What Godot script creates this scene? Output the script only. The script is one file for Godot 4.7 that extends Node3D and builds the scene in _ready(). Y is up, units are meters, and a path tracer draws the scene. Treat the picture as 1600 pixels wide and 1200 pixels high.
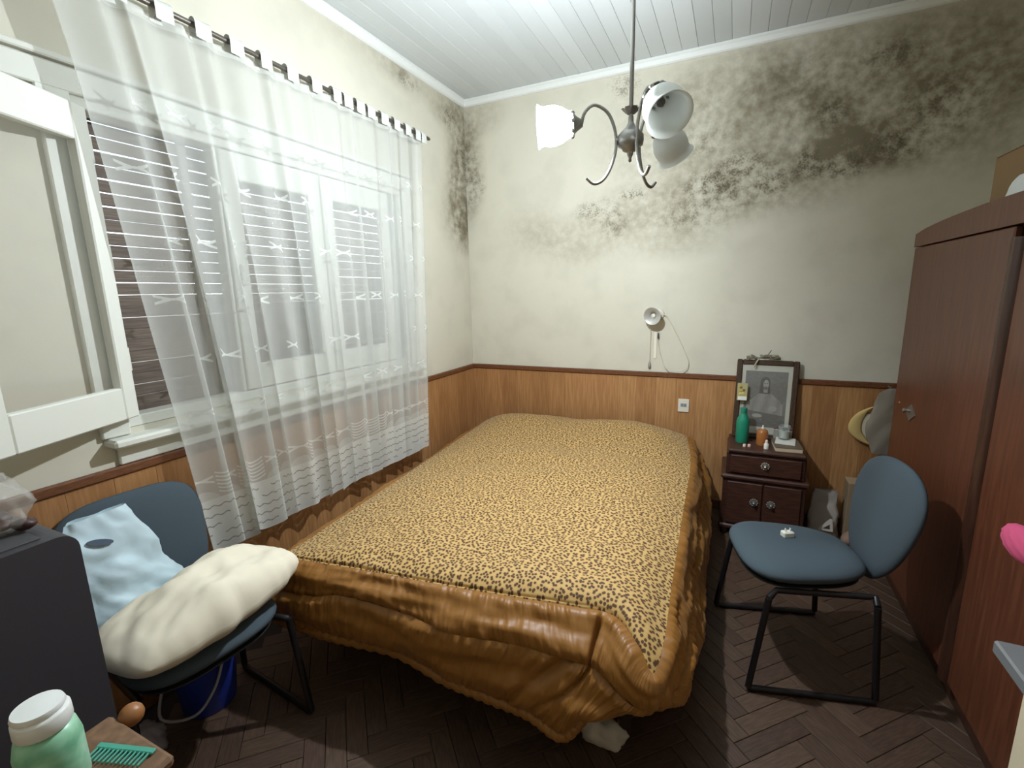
extends Node3D
# Bedroom with a leopard-print comforter. Corner of left and back wall is the origin; x runs right along
# the back wall, z runs from the back wall towards the camera, y is up. Metres.

const ROOM_X := 3.2
const ROOM_Z := 4.2
const ROOM_Y := 2.91
const EYE := Vector3(1.925, 1.5, 3.352)

var used := {}
var rng := RandomNumberGenerator.new()
var M := {}

# ------------------------------------------------------------------ mesh builder
class MB:
	var v := PackedVector3Array()
	var n := PackedVector3Array()
	var t := PackedVector2Array()
	var ix := PackedInt32Array()

	func tri(a: Vector3, b: Vector3, c: Vector3, ctr: Vector3) -> void:
		var nn := (c - a).cross(b - a)
		if nn.length_squared() < 1e-16:
			return
		if nn.dot((a + b + c) / 3.0 - ctr) < 0.0:
			var k := b
			b = c
			c = k
			nn = -nn
		nn = nn.normalized()
		var s := v.size()
		for p in [a, b, c]:
			v.append(p)
			n.append(nn)
			t.append(Vector2(p.x + p.z, p.y))
		ix.append_array([s, s + 1, s + 2])

	func quad(a: Vector3, b: Vector3, c: Vector3, d: Vector3, ctr: Vector3) -> void:
		tri(a, b, c, ctr)
		tri(a, c, d, ctr)

	func box(c: Vector3, s: Vector3, bev := 0.003, xf := Transform3D()) -> MB:
		var h := s / 2.0
		bev = minf(bev, minf(h.x, minf(h.y, h.z)) * 0.6)
		var ctr := xf * c
		var P := func(sg: Vector3, ax: int) -> Vector3:
			var q := Vector3(sg.x * h.x, sg.y * h.y, sg.z * h.z)
			for k in 3:
				if k != ax:
					q[k] -= sg[k] * bev
			return xf * (c + q)
		for ax in 3:
			var b := (ax + 1) % 3
			var d := (ax + 2) % 3
			for sa in [-1.0, 1.0]:
				var q := []
				for pr in [[-1.0, -1.0], [1.0, -1.0], [1.0, 1.0], [-1.0, 1.0]]:
					var sg := Vector3.ZERO
					sg[ax] = sa
					sg[b] = pr[0]
					sg[d] = pr[1]
					q.append(P.call(sg, ax))
				quad(q[0], q[1], q[2], q[3], ctr)
				if bev > 0.0:
					for sb in [-1.0, 1.0]:
						var s0 := Vector3.ZERO
						s0[ax] = sa
						s0[b] = sb
						var s1 := s0
						s0[d] = -1.0
						s1[d] = 1.0
						quad(P.call(s0, ax), P.call(s1, ax), P.call(s1, b), P.call(s0, b), ctr)
		if bev > 0.0:
			for sx in [-1.0, 1.0]:
				for sy in [-1.0, 1.0]:
					for sz in [-1.0, 1.0]:
						var sg := Vector3(sx, sy, sz)
						tri(P.call(sg, 0), P.call(sg, 1), P.call(sg, 2), ctr)
		return self

	func grid(p: PackedVector3Array, rows: int, cols: int, uv := PackedVector2Array(), flip := false, wrap := false) -> MB:
		var s := v.size()
		var nn := PackedVector3Array()
		nn.resize(rows * cols)
		var id := PackedInt32Array()
		for r in rows - 1:
			for c in cols - 1:
				var a := r * cols + c
				var b := a + 1
				var d := a + cols
				var e := d + 1
				var q := [a, b, e, a, e, d] if not flip else [a, e, b, a, d, e]
				for k in [0, 3]:
					var m := (p[q[k + 2]] - p[q[k]]).cross(p[q[k + 1]] - p[q[k]])
					nn[q[k]] += m
					nn[q[k + 1]] += m
					nn[q[k + 2]] += m
				for k in q:
					id.append(s + k)
		if wrap:
			for r in rows:
				var m := nn[r * cols] + nn[r * cols + cols - 1]
				nn[r * cols] = m
				nn[r * cols + cols - 1] = m
		for k in rows * cols:
			nn[k] = nn[k].normalized() if nn[k].length_squared() > 1e-20 else Vector3.UP
		v.append_array(p)
		n.append_array(nn)
		if uv.size() == rows * cols:
			t.append_array(uv)
		else:
			for k in rows * cols:
				t.append(Vector2(p[k].x + p[k].z, p[k].y))
		ix.append_array(id)
		return self

	func tube(path: Array, r: float, sides := 8, r_end := -1.0) -> MB:
		var cnt := path.size()
		if r_end < 0.0:
			r_end = r
		var up := Vector3.UP
		var d0: Vector3 = (path[1] - path[0]).normalized()
		if absf(d0.dot(up)) > 0.9:
			up = Vector3.RIGHT
		var x := d0.cross(up).normalized()
		var pts := PackedVector3Array()
		for k in cnt:
			var a: Vector3 = path[maxi(k - 1, 0)]
			var b: Vector3 = path[mini(k + 1, cnt - 1)]
			var d := (b - a).normalized()
			x = (x - d * x.dot(d)).normalized()
			var y := d.cross(x)
			var rr := lerpf(r, r_end, float(k) / (cnt - 1))
			for j in sides + 1:
				var an := TAU * j / sides
				pts.append(path[k] + (x * cos(an) + y * sin(an)) * rr)
		grid(pts, cnt, sides + 1, PackedVector2Array(), false, true)
		for e in [0, cnt - 1]:
			var inside: Vector3 = path[1] if e == 0 else path[cnt - 2]
			for j in sides:
				tri(path[e], pts[e * (sides + 1) + j], pts[e * (sides + 1) + j + 1], inside)
		return self

	# profile of (radius, height) from the bottom outside to the top; xf places it
	func lathe(pr: Array, segs := 20, xf := Transform3D(), squash := 1.0) -> MB:
		for k in pr.size() - 1:
			var a: Vector2 = pr[k]
			var b: Vector2 = pr[k + 1]
			if a.distance_to(b) < 1e-6:
				continue
			var nk := Vector2(b.y - a.y, a.x - b.x).normalized()
			var na := nk
			var nb := nk
			if k > 0:
				var q: Vector2 = pr[k - 1]
				var m := Vector2(a.y - q.y, q.x - a.x).normalized()
				if m.dot(nk) > 0.55:
					na = (m + nk).normalized()
			if k < pr.size() - 2:
				var q: Vector2 = pr[k + 2]
				var m := Vector2(q.y - b.y, b.x - q.x).normalized()
				if m.dot(nk) > 0.55:
					nb = (m + nk).normalized()
			var s := v.size()
			for e in 2:
				var p: Vector2 = a if e == 0 else b
				var m: Vector2 = na if e == 0 else nb
				for j in segs + 1:
					var an := TAU * j / segs
					v.append(xf * Vector3(p.x * cos(an), p.y, p.x * sin(an) * squash))
					n.append((xf.basis * Vector3(m.x * cos(an), m.y, m.x * sin(an))).normalized())
					t.append(Vector2(float(j) / segs, p.y))
			for j in segs:
				var q := [s + j, s + j + 1, s + segs + 1 + j + 1, s + j, s + segs + 1 + j + 1, s + segs + 1 + j]
				for h in [0, 3]:
					var f := (v[q[h + 2]] - v[q[h]]).cross(v[q[h + 1]] - v[q[h]])
					if f.dot(n[q[h]] + n[q[h + 1]] + n[q[h + 2]]) < 0.0:
						ix.append_array([q[h], q[h + 2], q[h + 1]])
					else:
						ix.append_array([q[h], q[h + 1], q[h + 2]])
		return self

	# polygon in the xy plane, thick along z (0 .. depth)
	func prism(poly: PackedVector2Array, depth: float, xf := Transform3D()) -> MB:
		var ids := Geometry2D.triangulate_polygon(poly)
		var cc := Vector2.ZERO
		for p in poly:
			cc += p / poly.size()
		for k in range(0, ids.size(), 3):
			for z in [0.0, depth]:
				var q := []
				for j in 3:
					q.append(xf * Vector3(poly[ids[k + j]].x, poly[ids[k + j]].y, z))
				tri(q[0], q[1], q[2], xf * Vector3(cc.x, cc.y, depth / 2))
		var cnt := poly.size()
		var ccw := not Geometry2D.is_polygon_clockwise(poly)
		for k in cnt:
			var a := poly[k]
			var b := poly[(k + 1) % cnt]
			var o := Vector2(b.y - a.y, a.x - b.x) * (1.0 if ccw else -1.0)
			var mid := (a + b) / 2.0 - o.normalized() * 0.01
			quad(xf * Vector3(a.x, a.y, 0), xf * Vector3(b.x, b.y, 0), xf * Vector3(b.x, b.y, depth), xf * Vector3(a.x, a.y, depth), xf * Vector3(mid.x, mid.y, depth / 2))
		return self

	func ball(c: Vector3, r: Vector3, segs := 16) -> MB:
		var pr := []
		for k in 13:
			var a := -PI / 2 + PI * k / 12
			pr.append(Vector2(cos(a), sin(a)))
		return lathe(pr, segs, Transform3D(Basis.from_scale(r), c))

	func mesh() -> ArrayMesh:
		var a := []
		a.resize(Mesh.ARRAY_MAX)
		a[Mesh.ARRAY_VERTEX] = v
		a[Mesh.ARRAY_NORMAL] = n
		a[Mesh.ARRAY_TEX_UV] = t
		a[Mesh.ARRAY_INDEX] = ix
		var m := ArrayMesh.new()
		m.add_surface_from_arrays(Mesh.PRIMITIVE_TRIANGLES, a)
		return m


# ------------------------------------------------------------------ scene helpers
func numbered(called: String) -> String:
	if not used.has(called):
		used[called] = 0
		return called
	used[called] += 1
	return "%s_%03d" % [called, used[called]]

func thing(called: String, label: String, category: String, at := Vector3.ZERO, turn := 0.0, group := "") -> Node3D:
	var o := Node3D.new()
	o.name = numbered(called)
	add_child(o)
	o.position = at
	o.rotation.y = turn
	tag(o, label, category, group)
	return o

func tag(o: Node, label: String, category: String, group := "") -> void:
	o.set_meta("label", label)
	o.set_meta("category", category)
	if group:
		o.set_meta("group", group)

func part(mb, called: String, m: Material, parent: Node, at := Vector3.ZERO, turn := 0.0) -> MeshInstance3D:
	var o := MeshInstance3D.new()
	o.mesh = mb.mesh() if mb is MB else mb
	o.material_override = m
	o.name = called
	o.position = at
	o.rotation.y = turn
	parent.add_child(o, true)
	return o

func single(mb, called: String, m: Material, label: String, category: String, at := Vector3.ZERO, turn := 0.0, group := "") -> MeshInstance3D:
	var o := part(mb, numbered(called), m, self, at, turn)
	tag(o, label, category, group)
	return o

func struct(mb, called: String, m: Material) -> MeshInstance3D:
	var o := part(mb, called, m, self)
	o.set_meta("kind", "structure")
	return o

func mat(c: Color, rough := 0.7, metal := 0.0, spec := 0.5) -> StandardMaterial3D:
	var m := StandardMaterial3D.new()
	m.albedo_color = c
	m.roughness = rough
	m.metallic = metal
	m.metallic_specular = spec
	return m

func c8(r: int, g: int, b: int) -> Color:
	return Color(r / 255.0, g / 255.0, b / 255.0)

func noise(freq: float, sd: int, kind := FastNoiseLite.TYPE_SIMPLEX_SMOOTH, oct := 4) -> FastNoiseLite:
	var f := FastNoiseLite.new()
	f.noise_type = kind
	f.frequency = freq
	f.seed = sd
	f.fractal_octaves = oct
	f.fractal_type = FastNoiseLite.FRACTAL_FBM if oct > 1 else FastNoiseLite.FRACTAL_NONE
	return f

func noise_tex(f: FastNoiseLite, stops: Array, w := 512, h := 512, seamless := true) -> NoiseTexture2D:
	var t := NoiseTexture2D.new()
	t.width = w
	t.height = h
	t.seamless = seamless
	t.noise = f
	if stops:
		var g := Gradient.new()
		var offs := PackedFloat32Array()
		var cols := PackedColorArray()
		for s in stops:
			offs.append(s[0])
			cols.append(s[1])
		g.offsets = offs
		g.colors = cols
		t.color_ramp = g
	return t

# wood whose grain runs along the axis with the small scale
func wood(dark: Color, light: Color, scale: Vector3, rough: float, sd: int, world := true) -> StandardMaterial3D:
	var m := mat(Color.WHITE, rough)
	m.albedo_texture = noise_tex(noise(0.022, sd, FastNoiseLite.TYPE_SIMPLEX_SMOOTH, 5), [[0.25, dark], [0.55, dark.lerp(light, 0.55)], [0.8, light]])
	m.uv1_triplanar = true
	m.uv1_world_triplanar = world
	m.uv1_scale = scale
	m.uv1_triplanar_sharpness = 8.0
	return m

func cloth_bump(m: StandardMaterial3D, freq: float, depth: float, sd: int, scale := 4.0) -> StandardMaterial3D:
	m.heightmap_enabled = true
	m.heightmap_texture = noise_tex(noise(freq, sd), [], 512, 512)
	m.heightmap_scale = depth
	m.uv1_triplanar = true
	m.uv1_scale = Vector3.ONE * scale
	return m

func spline(ctrl: Array, per: int) -> Array:
	var out := []
	var cnt := ctrl.size()
	for k in cnt - 1:
		for j in per:
			var f := float(j) / per
			out.append(ctrl[k].cubic_interpolate(ctrl[k + 1], ctrl[maxi(k - 1, 0)], ctrl[mini(k + 2, cnt - 1)], f))
	out.append(ctrl[cnt - 1])
	return out

func alpha_mat(c: Color, a: float, rough := 0.35, back := 0.0) -> StandardMaterial3D:
	var m := mat(Color(c.r, c.g, c.b, a), rough)
	m.transparency = BaseMaterial3D.TRANSPARENCY_ALPHA
	m.cull_mode = BaseMaterial3D.CULL_DISABLED
	if back > 0.0:
		m.backlight_enabled = true
		m.backlight = Color(back, back, back)
	return m

# a rounded lump with folds: used for crumpled bags and cloth
func lump(r: Vector3, amp: float, sd: int, freq := 9.0, flat_bottom := 0.0, segs := 44) -> MB:
	var f := noise(freq, sd, FastNoiseLite.TYPE_SIMPLEX_SMOOTH, 3)
	var g := noise(freq * 2.2, sd + 3, FastNoiseLite.TYPE_CELLULAR, 1)
	var pts := PackedVector3Array()
	var rows := segs / 2 + 1
	for k in rows:
		var la := -PI / 2 + PI * k / (rows - 1)
		for j in segs + 1:
			var lo := TAU * (j % segs) / segs
			var d := Vector3(cos(la) * cos(lo), sin(la), cos(la) * sin(lo))
			var p := Vector3(d.x * r.x, d.y * r.y, d.z * r.z)
			var w := 1.0 + amp * (f.get_noise_3dv(p) * 1.4 + g.get_noise_3dv(p) * 0.7)
			p *= w
			if p.y < -r.y * (1.0 - flat_bottom):
				p.y = -r.y * (1.0 - flat_bottom) + (p.y + r.y * (1.0 - flat_bottom)) * 0.03
			pts.append(p)
	var mb := MB.new()
	mb.grid(pts, rows, segs + 1, PackedVector2Array(), true, true)
	return mb

# ------------------------------------------------------------------ ready
func _ready() -> void:
	rng.seed = 11
	camera_and_light()
	materials()
	shell()
	window()
	curtain()
	bed()
	comforter()
	wardrobe()
	nightstand()
	chairs()
	chandelier()
	wall_things()
	left_things()
	right_things()

func camera_and_light() -> void:
	var cam := Camera3D.new()
	cam.name = "camera"
	cam.fov = rad_to_deg(2.0 * atan(600.0 / 733.7))
	cam.near = 0.02
	cam.transform = Transform3D(Basis.from_euler(Vector3(-0.1911, 0.43941, -0.02365)), EYE)
	add_child(cam)
	cam.current = true
	var we := WorldEnvironment.new()
	we.name = "environment"
	var env := Environment.new()
	env.background_mode = Environment.BG_SKY
	var sky := Sky.new()
	var sm := ProceduralSkyMaterial.new()
	sm.sky_top_color = Color(0.78, 0.86, 0.95)
	sm.sky_horizon_color = Color(0.95, 0.96, 0.97)
	sm.ground_horizon_color = Color(0.85, 0.85, 0.84)
	sm.ground_bottom_color = Color(0.5, 0.5, 0.48)
	sm.sky_energy_multiplier = 1.7
	sm.ground_energy_multiplier = 1.6
	sky.sky_material = sm
	env.sky = sky
	env.ambient_light_source = Environment.AMBIENT_SOURCE_SKY
	env.tonemap_mode = Environment.TONE_MAPPER_LINEAR
	env.tonemap_exposure = 1.0
	env.sdfgi_enabled = true
	env.ssao_enabled = true
	env.ssil_enabled = true
	we.environment = env
	add_child(we)

func materials() -> void:
	M.white_paint = mat(c8(218, 218, 208), 0.55)
	M.ceiling = mat(c8(222, 226, 226), 0.6)
	M.cornice = mat(c8(228, 230, 226), 0.55)
	M.wain = []
	for k in 4:
		var d := [c8(172, 122, 74), c8(178, 127, 78), c8(166, 116, 70), c8(184, 134, 84)][k] as Color
		M.wain.append(wood(d.darkened(0.09), d.lightened(0.05), Vector3(5, 0.35, 5), 0.5, 20 + k))
	M.rail = wood(c8(92, 54, 30), c8(120, 74, 42), Vector3(2, 12, 2), 0.5, 31)
	M.parquet = []
	for k in 5:
		var d := [c8(76, 55, 41), c8(80, 59, 44), c8(72, 51, 38), c8(85, 63, 47), c8(77, 54, 41)][k] as Color
		var w := wood(d.darkened(0.12), d.lightened(0.04), Vector3(1.2, 9, 9), 0.55, 40 + k, false)
		w.uv1_offset = Vector3(k * 0.37, k * 0.21, k * 0.53)
		M.parquet.append(w)
	M.mahogany = wood(c8(88, 49, 32), c8(106, 61, 41), Vector3(4, 0.3, 4), 0.36, 51)
	M.mahogany_dark = wood(c8(58, 34, 25), c8(72, 44, 32), Vector3(4, 0.3, 4), 0.36, 52)
	M.night_wood = wood(c8(62, 36, 28), c8(82, 50, 38), Vector3(0.8, 6, 4), 0.42, 53)
	M.black_tube = mat(c8(24, 22, 24), 0.38)
	M.chair_blue = mat(c8(68, 80, 88), 0.92)
	M.shell_black = mat(c8(30, 30, 33), 0.5)
	M.metal = mat(c8(150, 148, 142), 0.4, 0.75)
	M.brass = mat(c8(140, 108, 70), 0.4, 0.8)
	M.silver = mat(c8(190, 186, 176), 0.3, 0.9)
	M.white_plastic = mat(c8(226, 224, 214), 0.4)

# ------------------------------------------------------------------ room
# paint with patches of mould: veils and specks are [x, y, radius, strength, height / width]
func blot(field: PackedFloat32Array, w: int, h: int, h_m: float, res: float, list: Array) -> PackedFloat32Array:
	for s in list:
		var x0: float = s[0] * res
		var y0: float = (h_m - s[1]) * res
		var rx: float = s[2] * res
		var ry: float = rx * s[4]
		for y in range(maxi(0, int(y0 - ry)), mini(h, int(y0 + ry))):
			for x in range(maxi(0, int(x0 - rx)), mini(w, int(x0 + rx))):
				var q := Vector2((x - x0) / rx, (y - y0) / ry).length_squared()
				if q < 1.0:
					field[y * w + x] += s[3] * (1.0 - q) * (1.0 - q)
	return field

func plaster(w_m: float, h_m: float, res: float, veils: Array, specks: Array, cracks: Array, sd: int) -> StandardMaterial3D:
	var w := int(w_m * res)
	var h := int(h_m * res)
	var im := Image.create(w, h, false, Image.FORMAT_RGB8)
	var base := c8(210, 205, 188)
	var haze := c8(122, 113, 93)
	var mould := c8(90, 84, 70)
	var n1 := noise(0.010, sd, FastNoiseLite.TYPE_SIMPLEX_SMOOTH, 4)
	var n2 := noise(0.050, sd + 1, FastNoiseLite.TYPE_SIMPLEX_SMOOTH, 5)
	var n3 := noise(0.22, sd + 2, FastNoiseLite.TYPE_SIMPLEX_SMOOTH, 2)
	var field := PackedFloat32Array()
	field.resize(w * h)
	var spots := field.duplicate()
	field = blot(field, w, h, h_m, res, veils)
	spots = blot(spots, w, h, h_m, res, specks)
	for y in h:
		for x in w:
			var a := n1.get_noise_2d(x, y)
			var c := base.lightened(0.05 * a) if a > 0.0 else base.darkened(-0.05 * a)
			var f := minf(field[y * w + x], 1.0)
			var g := spots[y * w + x]
			if f > 0.01 or g > 0.01:
				var m := n2.get_noise_2d(x, y)
				var sp := n3.get_noise_2d(x, y)
				c = c.lerp(haze, clampf(f * (0.72 + 0.7 * a + 0.55 * m + 0.12 * sp), 0.0, 0.9))
				c = c.lerp(mould, clampf(g * (0.12 + 0.9 * m + 0.6 * a + 0.9 * sp), 0.0, 0.7))
			im.set_pixel(x, y, c)
	for k in cracks:
		for j in k.size() - 1:
			var a: Vector2 = k[j]
			var b: Vector2 = k[j + 1]
			var cnt := int(a.distance_to(b) * res) + 1
			for q in cnt:
				var p := a.lerp(b, float(q) / cnt) * res
				var px := int(p.x + n3.get_noise_2d(p.x * 3, p.y) * 3.0)
				var py := int(h - p.y)
				if px >= 0 and px < w and py >= 0 and py < h:
					im.set_pixel(px, py, c8(168, 160, 140))
	var m := mat(Color.WHITE, 0.9)
	m.metallic_specular = 0.3
	m.albedo_texture = ImageTexture.create_from_image(im)
	m.texture_repeat = false
	return m

func wall_face(mb: MB, a: Vector3, u: Vector3, v: Vector3, w: float, h: float, u0: float, u1: float, v0: float, v1: float) -> void:
	var p := PackedVector3Array()
	var uv := PackedVector2Array()
	for r in 2:
		for c in 2:
			var uu := u1 if c else u0
			var vv := v1 if r else v0
			p.append(a + u * uu + v * vv)
			uv.append(Vector2(uu / w, 1.0 - vv / h))
	mb.grid(p, 2, 2, uv)

const WIN := [0.83, 2.47, 1.06, 2.15]  # opening in the left wall: z0, z1, y0, y1

func shell() -> void:
	# floor
	var fl := struct(MB.new().box(Vector3(ROOM_X / 2, -0.06, ROOM_Z / 2), Vector3(ROOM_X + 0.4, 0.1, ROOM_Z + 0.4), 0.0), "floor", mat(c8(40, 26, 20), 0.8))
	var W := 0.068
	var L := 0.272
	var block := MB.new().box(Vector3.ZERO, Vector3(L - 0.0018, 0.012, W - 0.0018), 0.0012).mesh()
	var spots := []
	for i in range(-120, 120):
		for j in range(-26, 26):
			for kind in 2:
				var p := Vector2(i * W + j * L, i * W - j * L)
				p += Vector2(L / 2, W / 2) if kind == 0 else Vector2(W / 2, W + L / 2)
				var q := p.rotated(PI / 4)
				var x := q.x + 1.1
				var z := q.y + 2.0
				if x > 0.03 and x < ROOM_X - 0.03 and z > 0.03 and z < ROOM_Z - 0.03:
					var hid := 0.0
					if x > 0.25 and x < 1.7 and z < 2.0:
						hid = 10.0
					var to := Vector3(x, 0, z) - EYE
					var fwd := -Basis.from_euler(Vector3(-0.1911, 0.43941, -0.02365)).z
					if to.normalized().dot(fwd) < 0.62:
						hid += 20.0
					spots.append([to.length() + hid, x, z, kind, spots.size()])
	spots.sort_custom(func(a, b): return a[0] < b[0])
	var rest := MB.new()
	for k in spots.size():
		var s: Array = spots[k]
		var turn: float = (-PI / 4 if s[3] == 0 else -PI / 4 - PI / 2) + rng.randf_range(-0.004, 0.004)
		var y := -0.006 + rng.randf_range(-0.0006, 0.0)
		if k < 300:
			part(block, "parquet_block", M.parquet[rng.randi() % 5], fl, Vector3(s[1], y, s[2]), turn)
		else:
			rest.box(Vector3.ZERO, Vector3(L - 0.0018, 0.012, W - 0.0018), 0.0, Transform3D(Basis(Vector3.UP, turn), Vector3(s[1], y, s[2])))
	var r := part(rest, "parquet_field", M.parquet[0], fl)
	r.set_meta("kind", "stuff")

	# ceiling of narrow boards that run from the back wall to the front
	var ce := struct(MB.new().box(Vector3(ROOM_X / 2, ROOM_Y + 0.07, ROOM_Z / 2), Vector3(ROOM_X + 0.4, 0.1, ROOM_Z + 0.4), 0.0), "ceiling", M.ceiling)
	var bw := 0.0914
	var cb := MB.new().box(Vector3.ZERO, Vector3(bw - 0.0012, 0.014, ROOM_Z), 0.0018).mesh()
	var tones := []
	for k in 3:
		tones.append(mat(c8(206 - k * 4, 210 - k * 4, 210 - k * 4), 0.6))
	for k in 35:
		part(cb, "ceiling_board", tones[rng.randi() % 3], ce, Vector3(bw * (k + 0.5), ROOM_Y + 0.012 + rng.randf_range(-0.0004, 0.0004), ROOM_Z / 2))

	# back wall
	var veils := [[0.0, 2.45, 0.20, 0.8, 2.6], [0.08, 2.8, 0.35, 0.35, 0.6], [1.45, 2.45, 0.60, 0.35, 0.8], [2.0, 2.45, 0.75, 0.5, 0.7],
		[2.6, 2.5, 0.8, 0.6, 0.65], [3.05, 2.5, 0.7, 0.5, 0.9], [1.25, 2.02, 0.45, 0.45, 0.5], [1.75, 2.05, 0.5, 0.6, 0.5], [2.15, 2.1, 0.55, 0.5, 0.45],
		[2.55, 2.24, 0.5, 0.6, 0.4], [0.9, 1.85, 0.42, 0.3, 0.6], [1.5, 1.84, 0.5, 0.3, 0.4], [0.55, 1.95, 0.35, 0.2, 0.8], [2.1, 2.78, 0.9, 0.3, 0.3]]
	var specks := [[0.02, 2.4, 0.14, 0.5, 2.6], [0.1, 2.3, 0.1, 0.4, 1.5], [1.27, 2.13, 0.13, 1.2, 0.35], [1.03, 2.05, 0.22, 0.7, 0.45], [1.14, 1.95, 0.14, 0.5, 0.9],
		[1.74, 2.14, 0.20, 1.1, 0.55], [1.92, 2.22, 0.20, 0.9, 0.6], [1.85, 2.08, 0.3, 0.6, 0.4], [2.08, 2.12, 0.16, 0.9, 0.8], [2.26, 2.2, 0.09, 1.3, 1.3], [2.42, 2.16, 0.2, 0.9, 0.45],
		[2.66, 2.24, 0.22, 0.8, 0.55], [2.85, 2.4, 0.24, 0.6, 0.8], [1.7, 2.4, 0.25, 0.3, 0.5], [2.35, 2.45, 0.12, 0.8, 0.8], [2.6, 2.68, 0.2, 0.5, 0.6], [1.2, 2.8, 0.15, 0.5, 0.8], [1.66, 1.97, 0.3, 0.4, 0.5]]
	var wb := MB.new()
	wall_face(wb, Vector3.ZERO, Vector3.RIGHT, Vector3.UP, ROOM_X, ROOM_Y, 0, ROOM_X, 0, ROOM_Y)
	wb.box(Vector3(ROOM_X / 2, ROOM_Y / 2, -0.081), Vector3(ROOM_X + 0.4, ROOM_Y + 0.06, 0.16), 0.0)
	var back := struct(wb, "wall_back", plaster(ROOM_X, ROOM_Y, 300.0, veils, specks, [], 5))

	# left wall with the window opening
	var vl := [[0.0, 2.4, 0.34, 1.0, 2.2], [0.1, 2.05, 0.25, 0.5, 1.2], [0.2, 2.78, 0.35, 0.5, 0.5], [0.7, 2.86, 0.4, 0.4, 0.4], [0.2, 2.1, 0.3, 0.3, 1.2], [1.1, 2.9, 0.6, 0.2, 0.3]]
	var sk := [[0.06, 2.5, 0.14, 0.7, 2.0], [0.1, 2.05, 0.16, 0.5, 1.2], [0.22, 2.74, 0.14, 0.6, 0.8], [0.68, 2.82, 0.14, 0.6, 0.5], [0.16, 2.3, 0.14, 0.4, 1.4]]
	var cr := [[Vector2(2.78, 1.95), Vector2(2.74, 1.85), Vector2(2.70, 1.74)], [Vector2(2.86, 2.02), Vector2(2.78, 1.95)]]
	var wl := MB.new()
	var zz := Vector3(0, 0, 1)
	for q in [[0.0, WIN[0], 0.0, ROOM_Y], [WIN[1], ROOM_Z, 0.0, ROOM_Y], [WIN[0], WIN[1], 0.0, WIN[2]], [WIN[0], WIN[1], WIN[3], ROOM_Y]]:
		wall_face(wl, Vector3.ZERO, zz, Vector3.UP, ROOM_Z, ROOM_Y, q[0], q[1], q[2], q[3])
		wl.box(Vector3(-0.101, (q[2] + q[3]) / 2, (q[0] + q[1]) / 2), Vector3(0.2, q[3] - q[2], q[1] - q[0]), 0.0)
	for k in range(0, wl.n.size()):
		if absf(wl.v[k].x) < 0.0005:
			wl.n[k] = Vector3.RIGHT
	var left := struct(wl, "wall_left", plaster(ROOM_Z, ROOM_Y, 260.0, vl, sk, cr, 9))
	var plain := mat(c8(206, 199, 178), 0.9)
	struct(MB.new().box(Vector3(ROOM_X + 0.08, ROOM_Y / 2, ROOM_Z / 2), Vector3(0.16, ROOM_Y + 0.06, ROOM_Z + 0.4), 0.0), "wall_right", plain)
	struct(MB.new().box(Vector3(ROOM_X / 2, ROOM_Y / 2, ROOM_Z + 0.08), Vector3(ROOM_X + 0.4, ROOM_Y + 0.06, 0.16), 0.0), "wall_front", plain)

	# wooden panelling on the lower wall, board by board
	var ph := 0.905
	var pb := MB.new().box(Vector3.ZERO, Vector3(0.1329, ph, 0.010), 0.0009).mesh()
	for k in 24:
		part(pb, "panel_board", M.wain[rng.randi() % 4], back, Vector3(0.0667 + k * 0.1333, ph / 2, 0.006 + rng.randf_range(0, 0.0004)))
	var pl := MB.new().box(Vector3.ZERO, Vector3(0.010, ph, 0.1329), 0.0009).mesh()
	for k in 31:
		part(pl, "panel_board", M.wain[rng.randi() % 4], left, Vector3(0.006 + rng.randf_range(0, 0.0004), ph / 2, 0.081 + k * 0.1333))
	struct(MB.new().box(Vector3(ROOM_X / 2, ph + 0.016, 0.011), Vector3(ROOM_X, 0.034, 0.022), 0.005), "trim_1", M.rail)
	struct(MB.new().box(Vector3(0.011, ph + 0.016, ROOM_Z / 2 + 0.011), Vector3(0.022, 0.034, ROOM_Z - 0.022), 0.005), "trim_2", M.rail)
	struct(MB.new().box(Vector3(ROOM_X / 2, 0.035, 0.018), Vector3(ROOM_X, 0.07, 0.012), 0.003), "baseboard_back", M.rail)
	struct(MB.new().box(Vector3(0.018, 0.035, ROOM_Z / 2 + 0.012), Vector3(0.012, 0.07, ROOM_Z - 0.024), 0.003), "baseboard_left", M.rail)
	struct(MB.new().box(Vector3(ROOM_X - 0.006, ph / 2, ROOM_Z / 2), Vector3(0.012, ph, ROOM_Z - 0.05), 0.0), "trim_5", M.wain[0])
	struct(MB.new().box(Vector3(ROOM_X / 2, ph / 2, ROOM_Z - 0.006), Vector3(ROOM_X - 0.05, ph, 0.012), 0.0), "trim_6", M.wain[1])
	# cornice strips under the ceiling
	var prof := PackedVector2Array([Vector2(0, 0), Vector2(0.034, 0), Vector2(0.034, -0.012), Vector2(0.026, -0.018), Vector2(0.020, -0.040), Vector2(0.010, -0.046), Vector2(0, -0.046)])
	struct(MB.new().prism(prof, ROOM_X, Transform3D(Basis(Vector3(0, 0, 1), Vector3(0, 1, 0), Vector3(1, 0, 0)), Vector3(0, ROOM_Y + 0.004, 0))), "trim_3", M.cornice)
	struct(MB.new().prism(prof, ROOM_Z, Transform3D(Basis(Vector3(1, 0, 0), Vector3(0, 1, 0), Vector3(0, 0, 1)), Vector3(0, ROOM_Y + 0.004, 0))), "trim_4", M.cornice)

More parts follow.
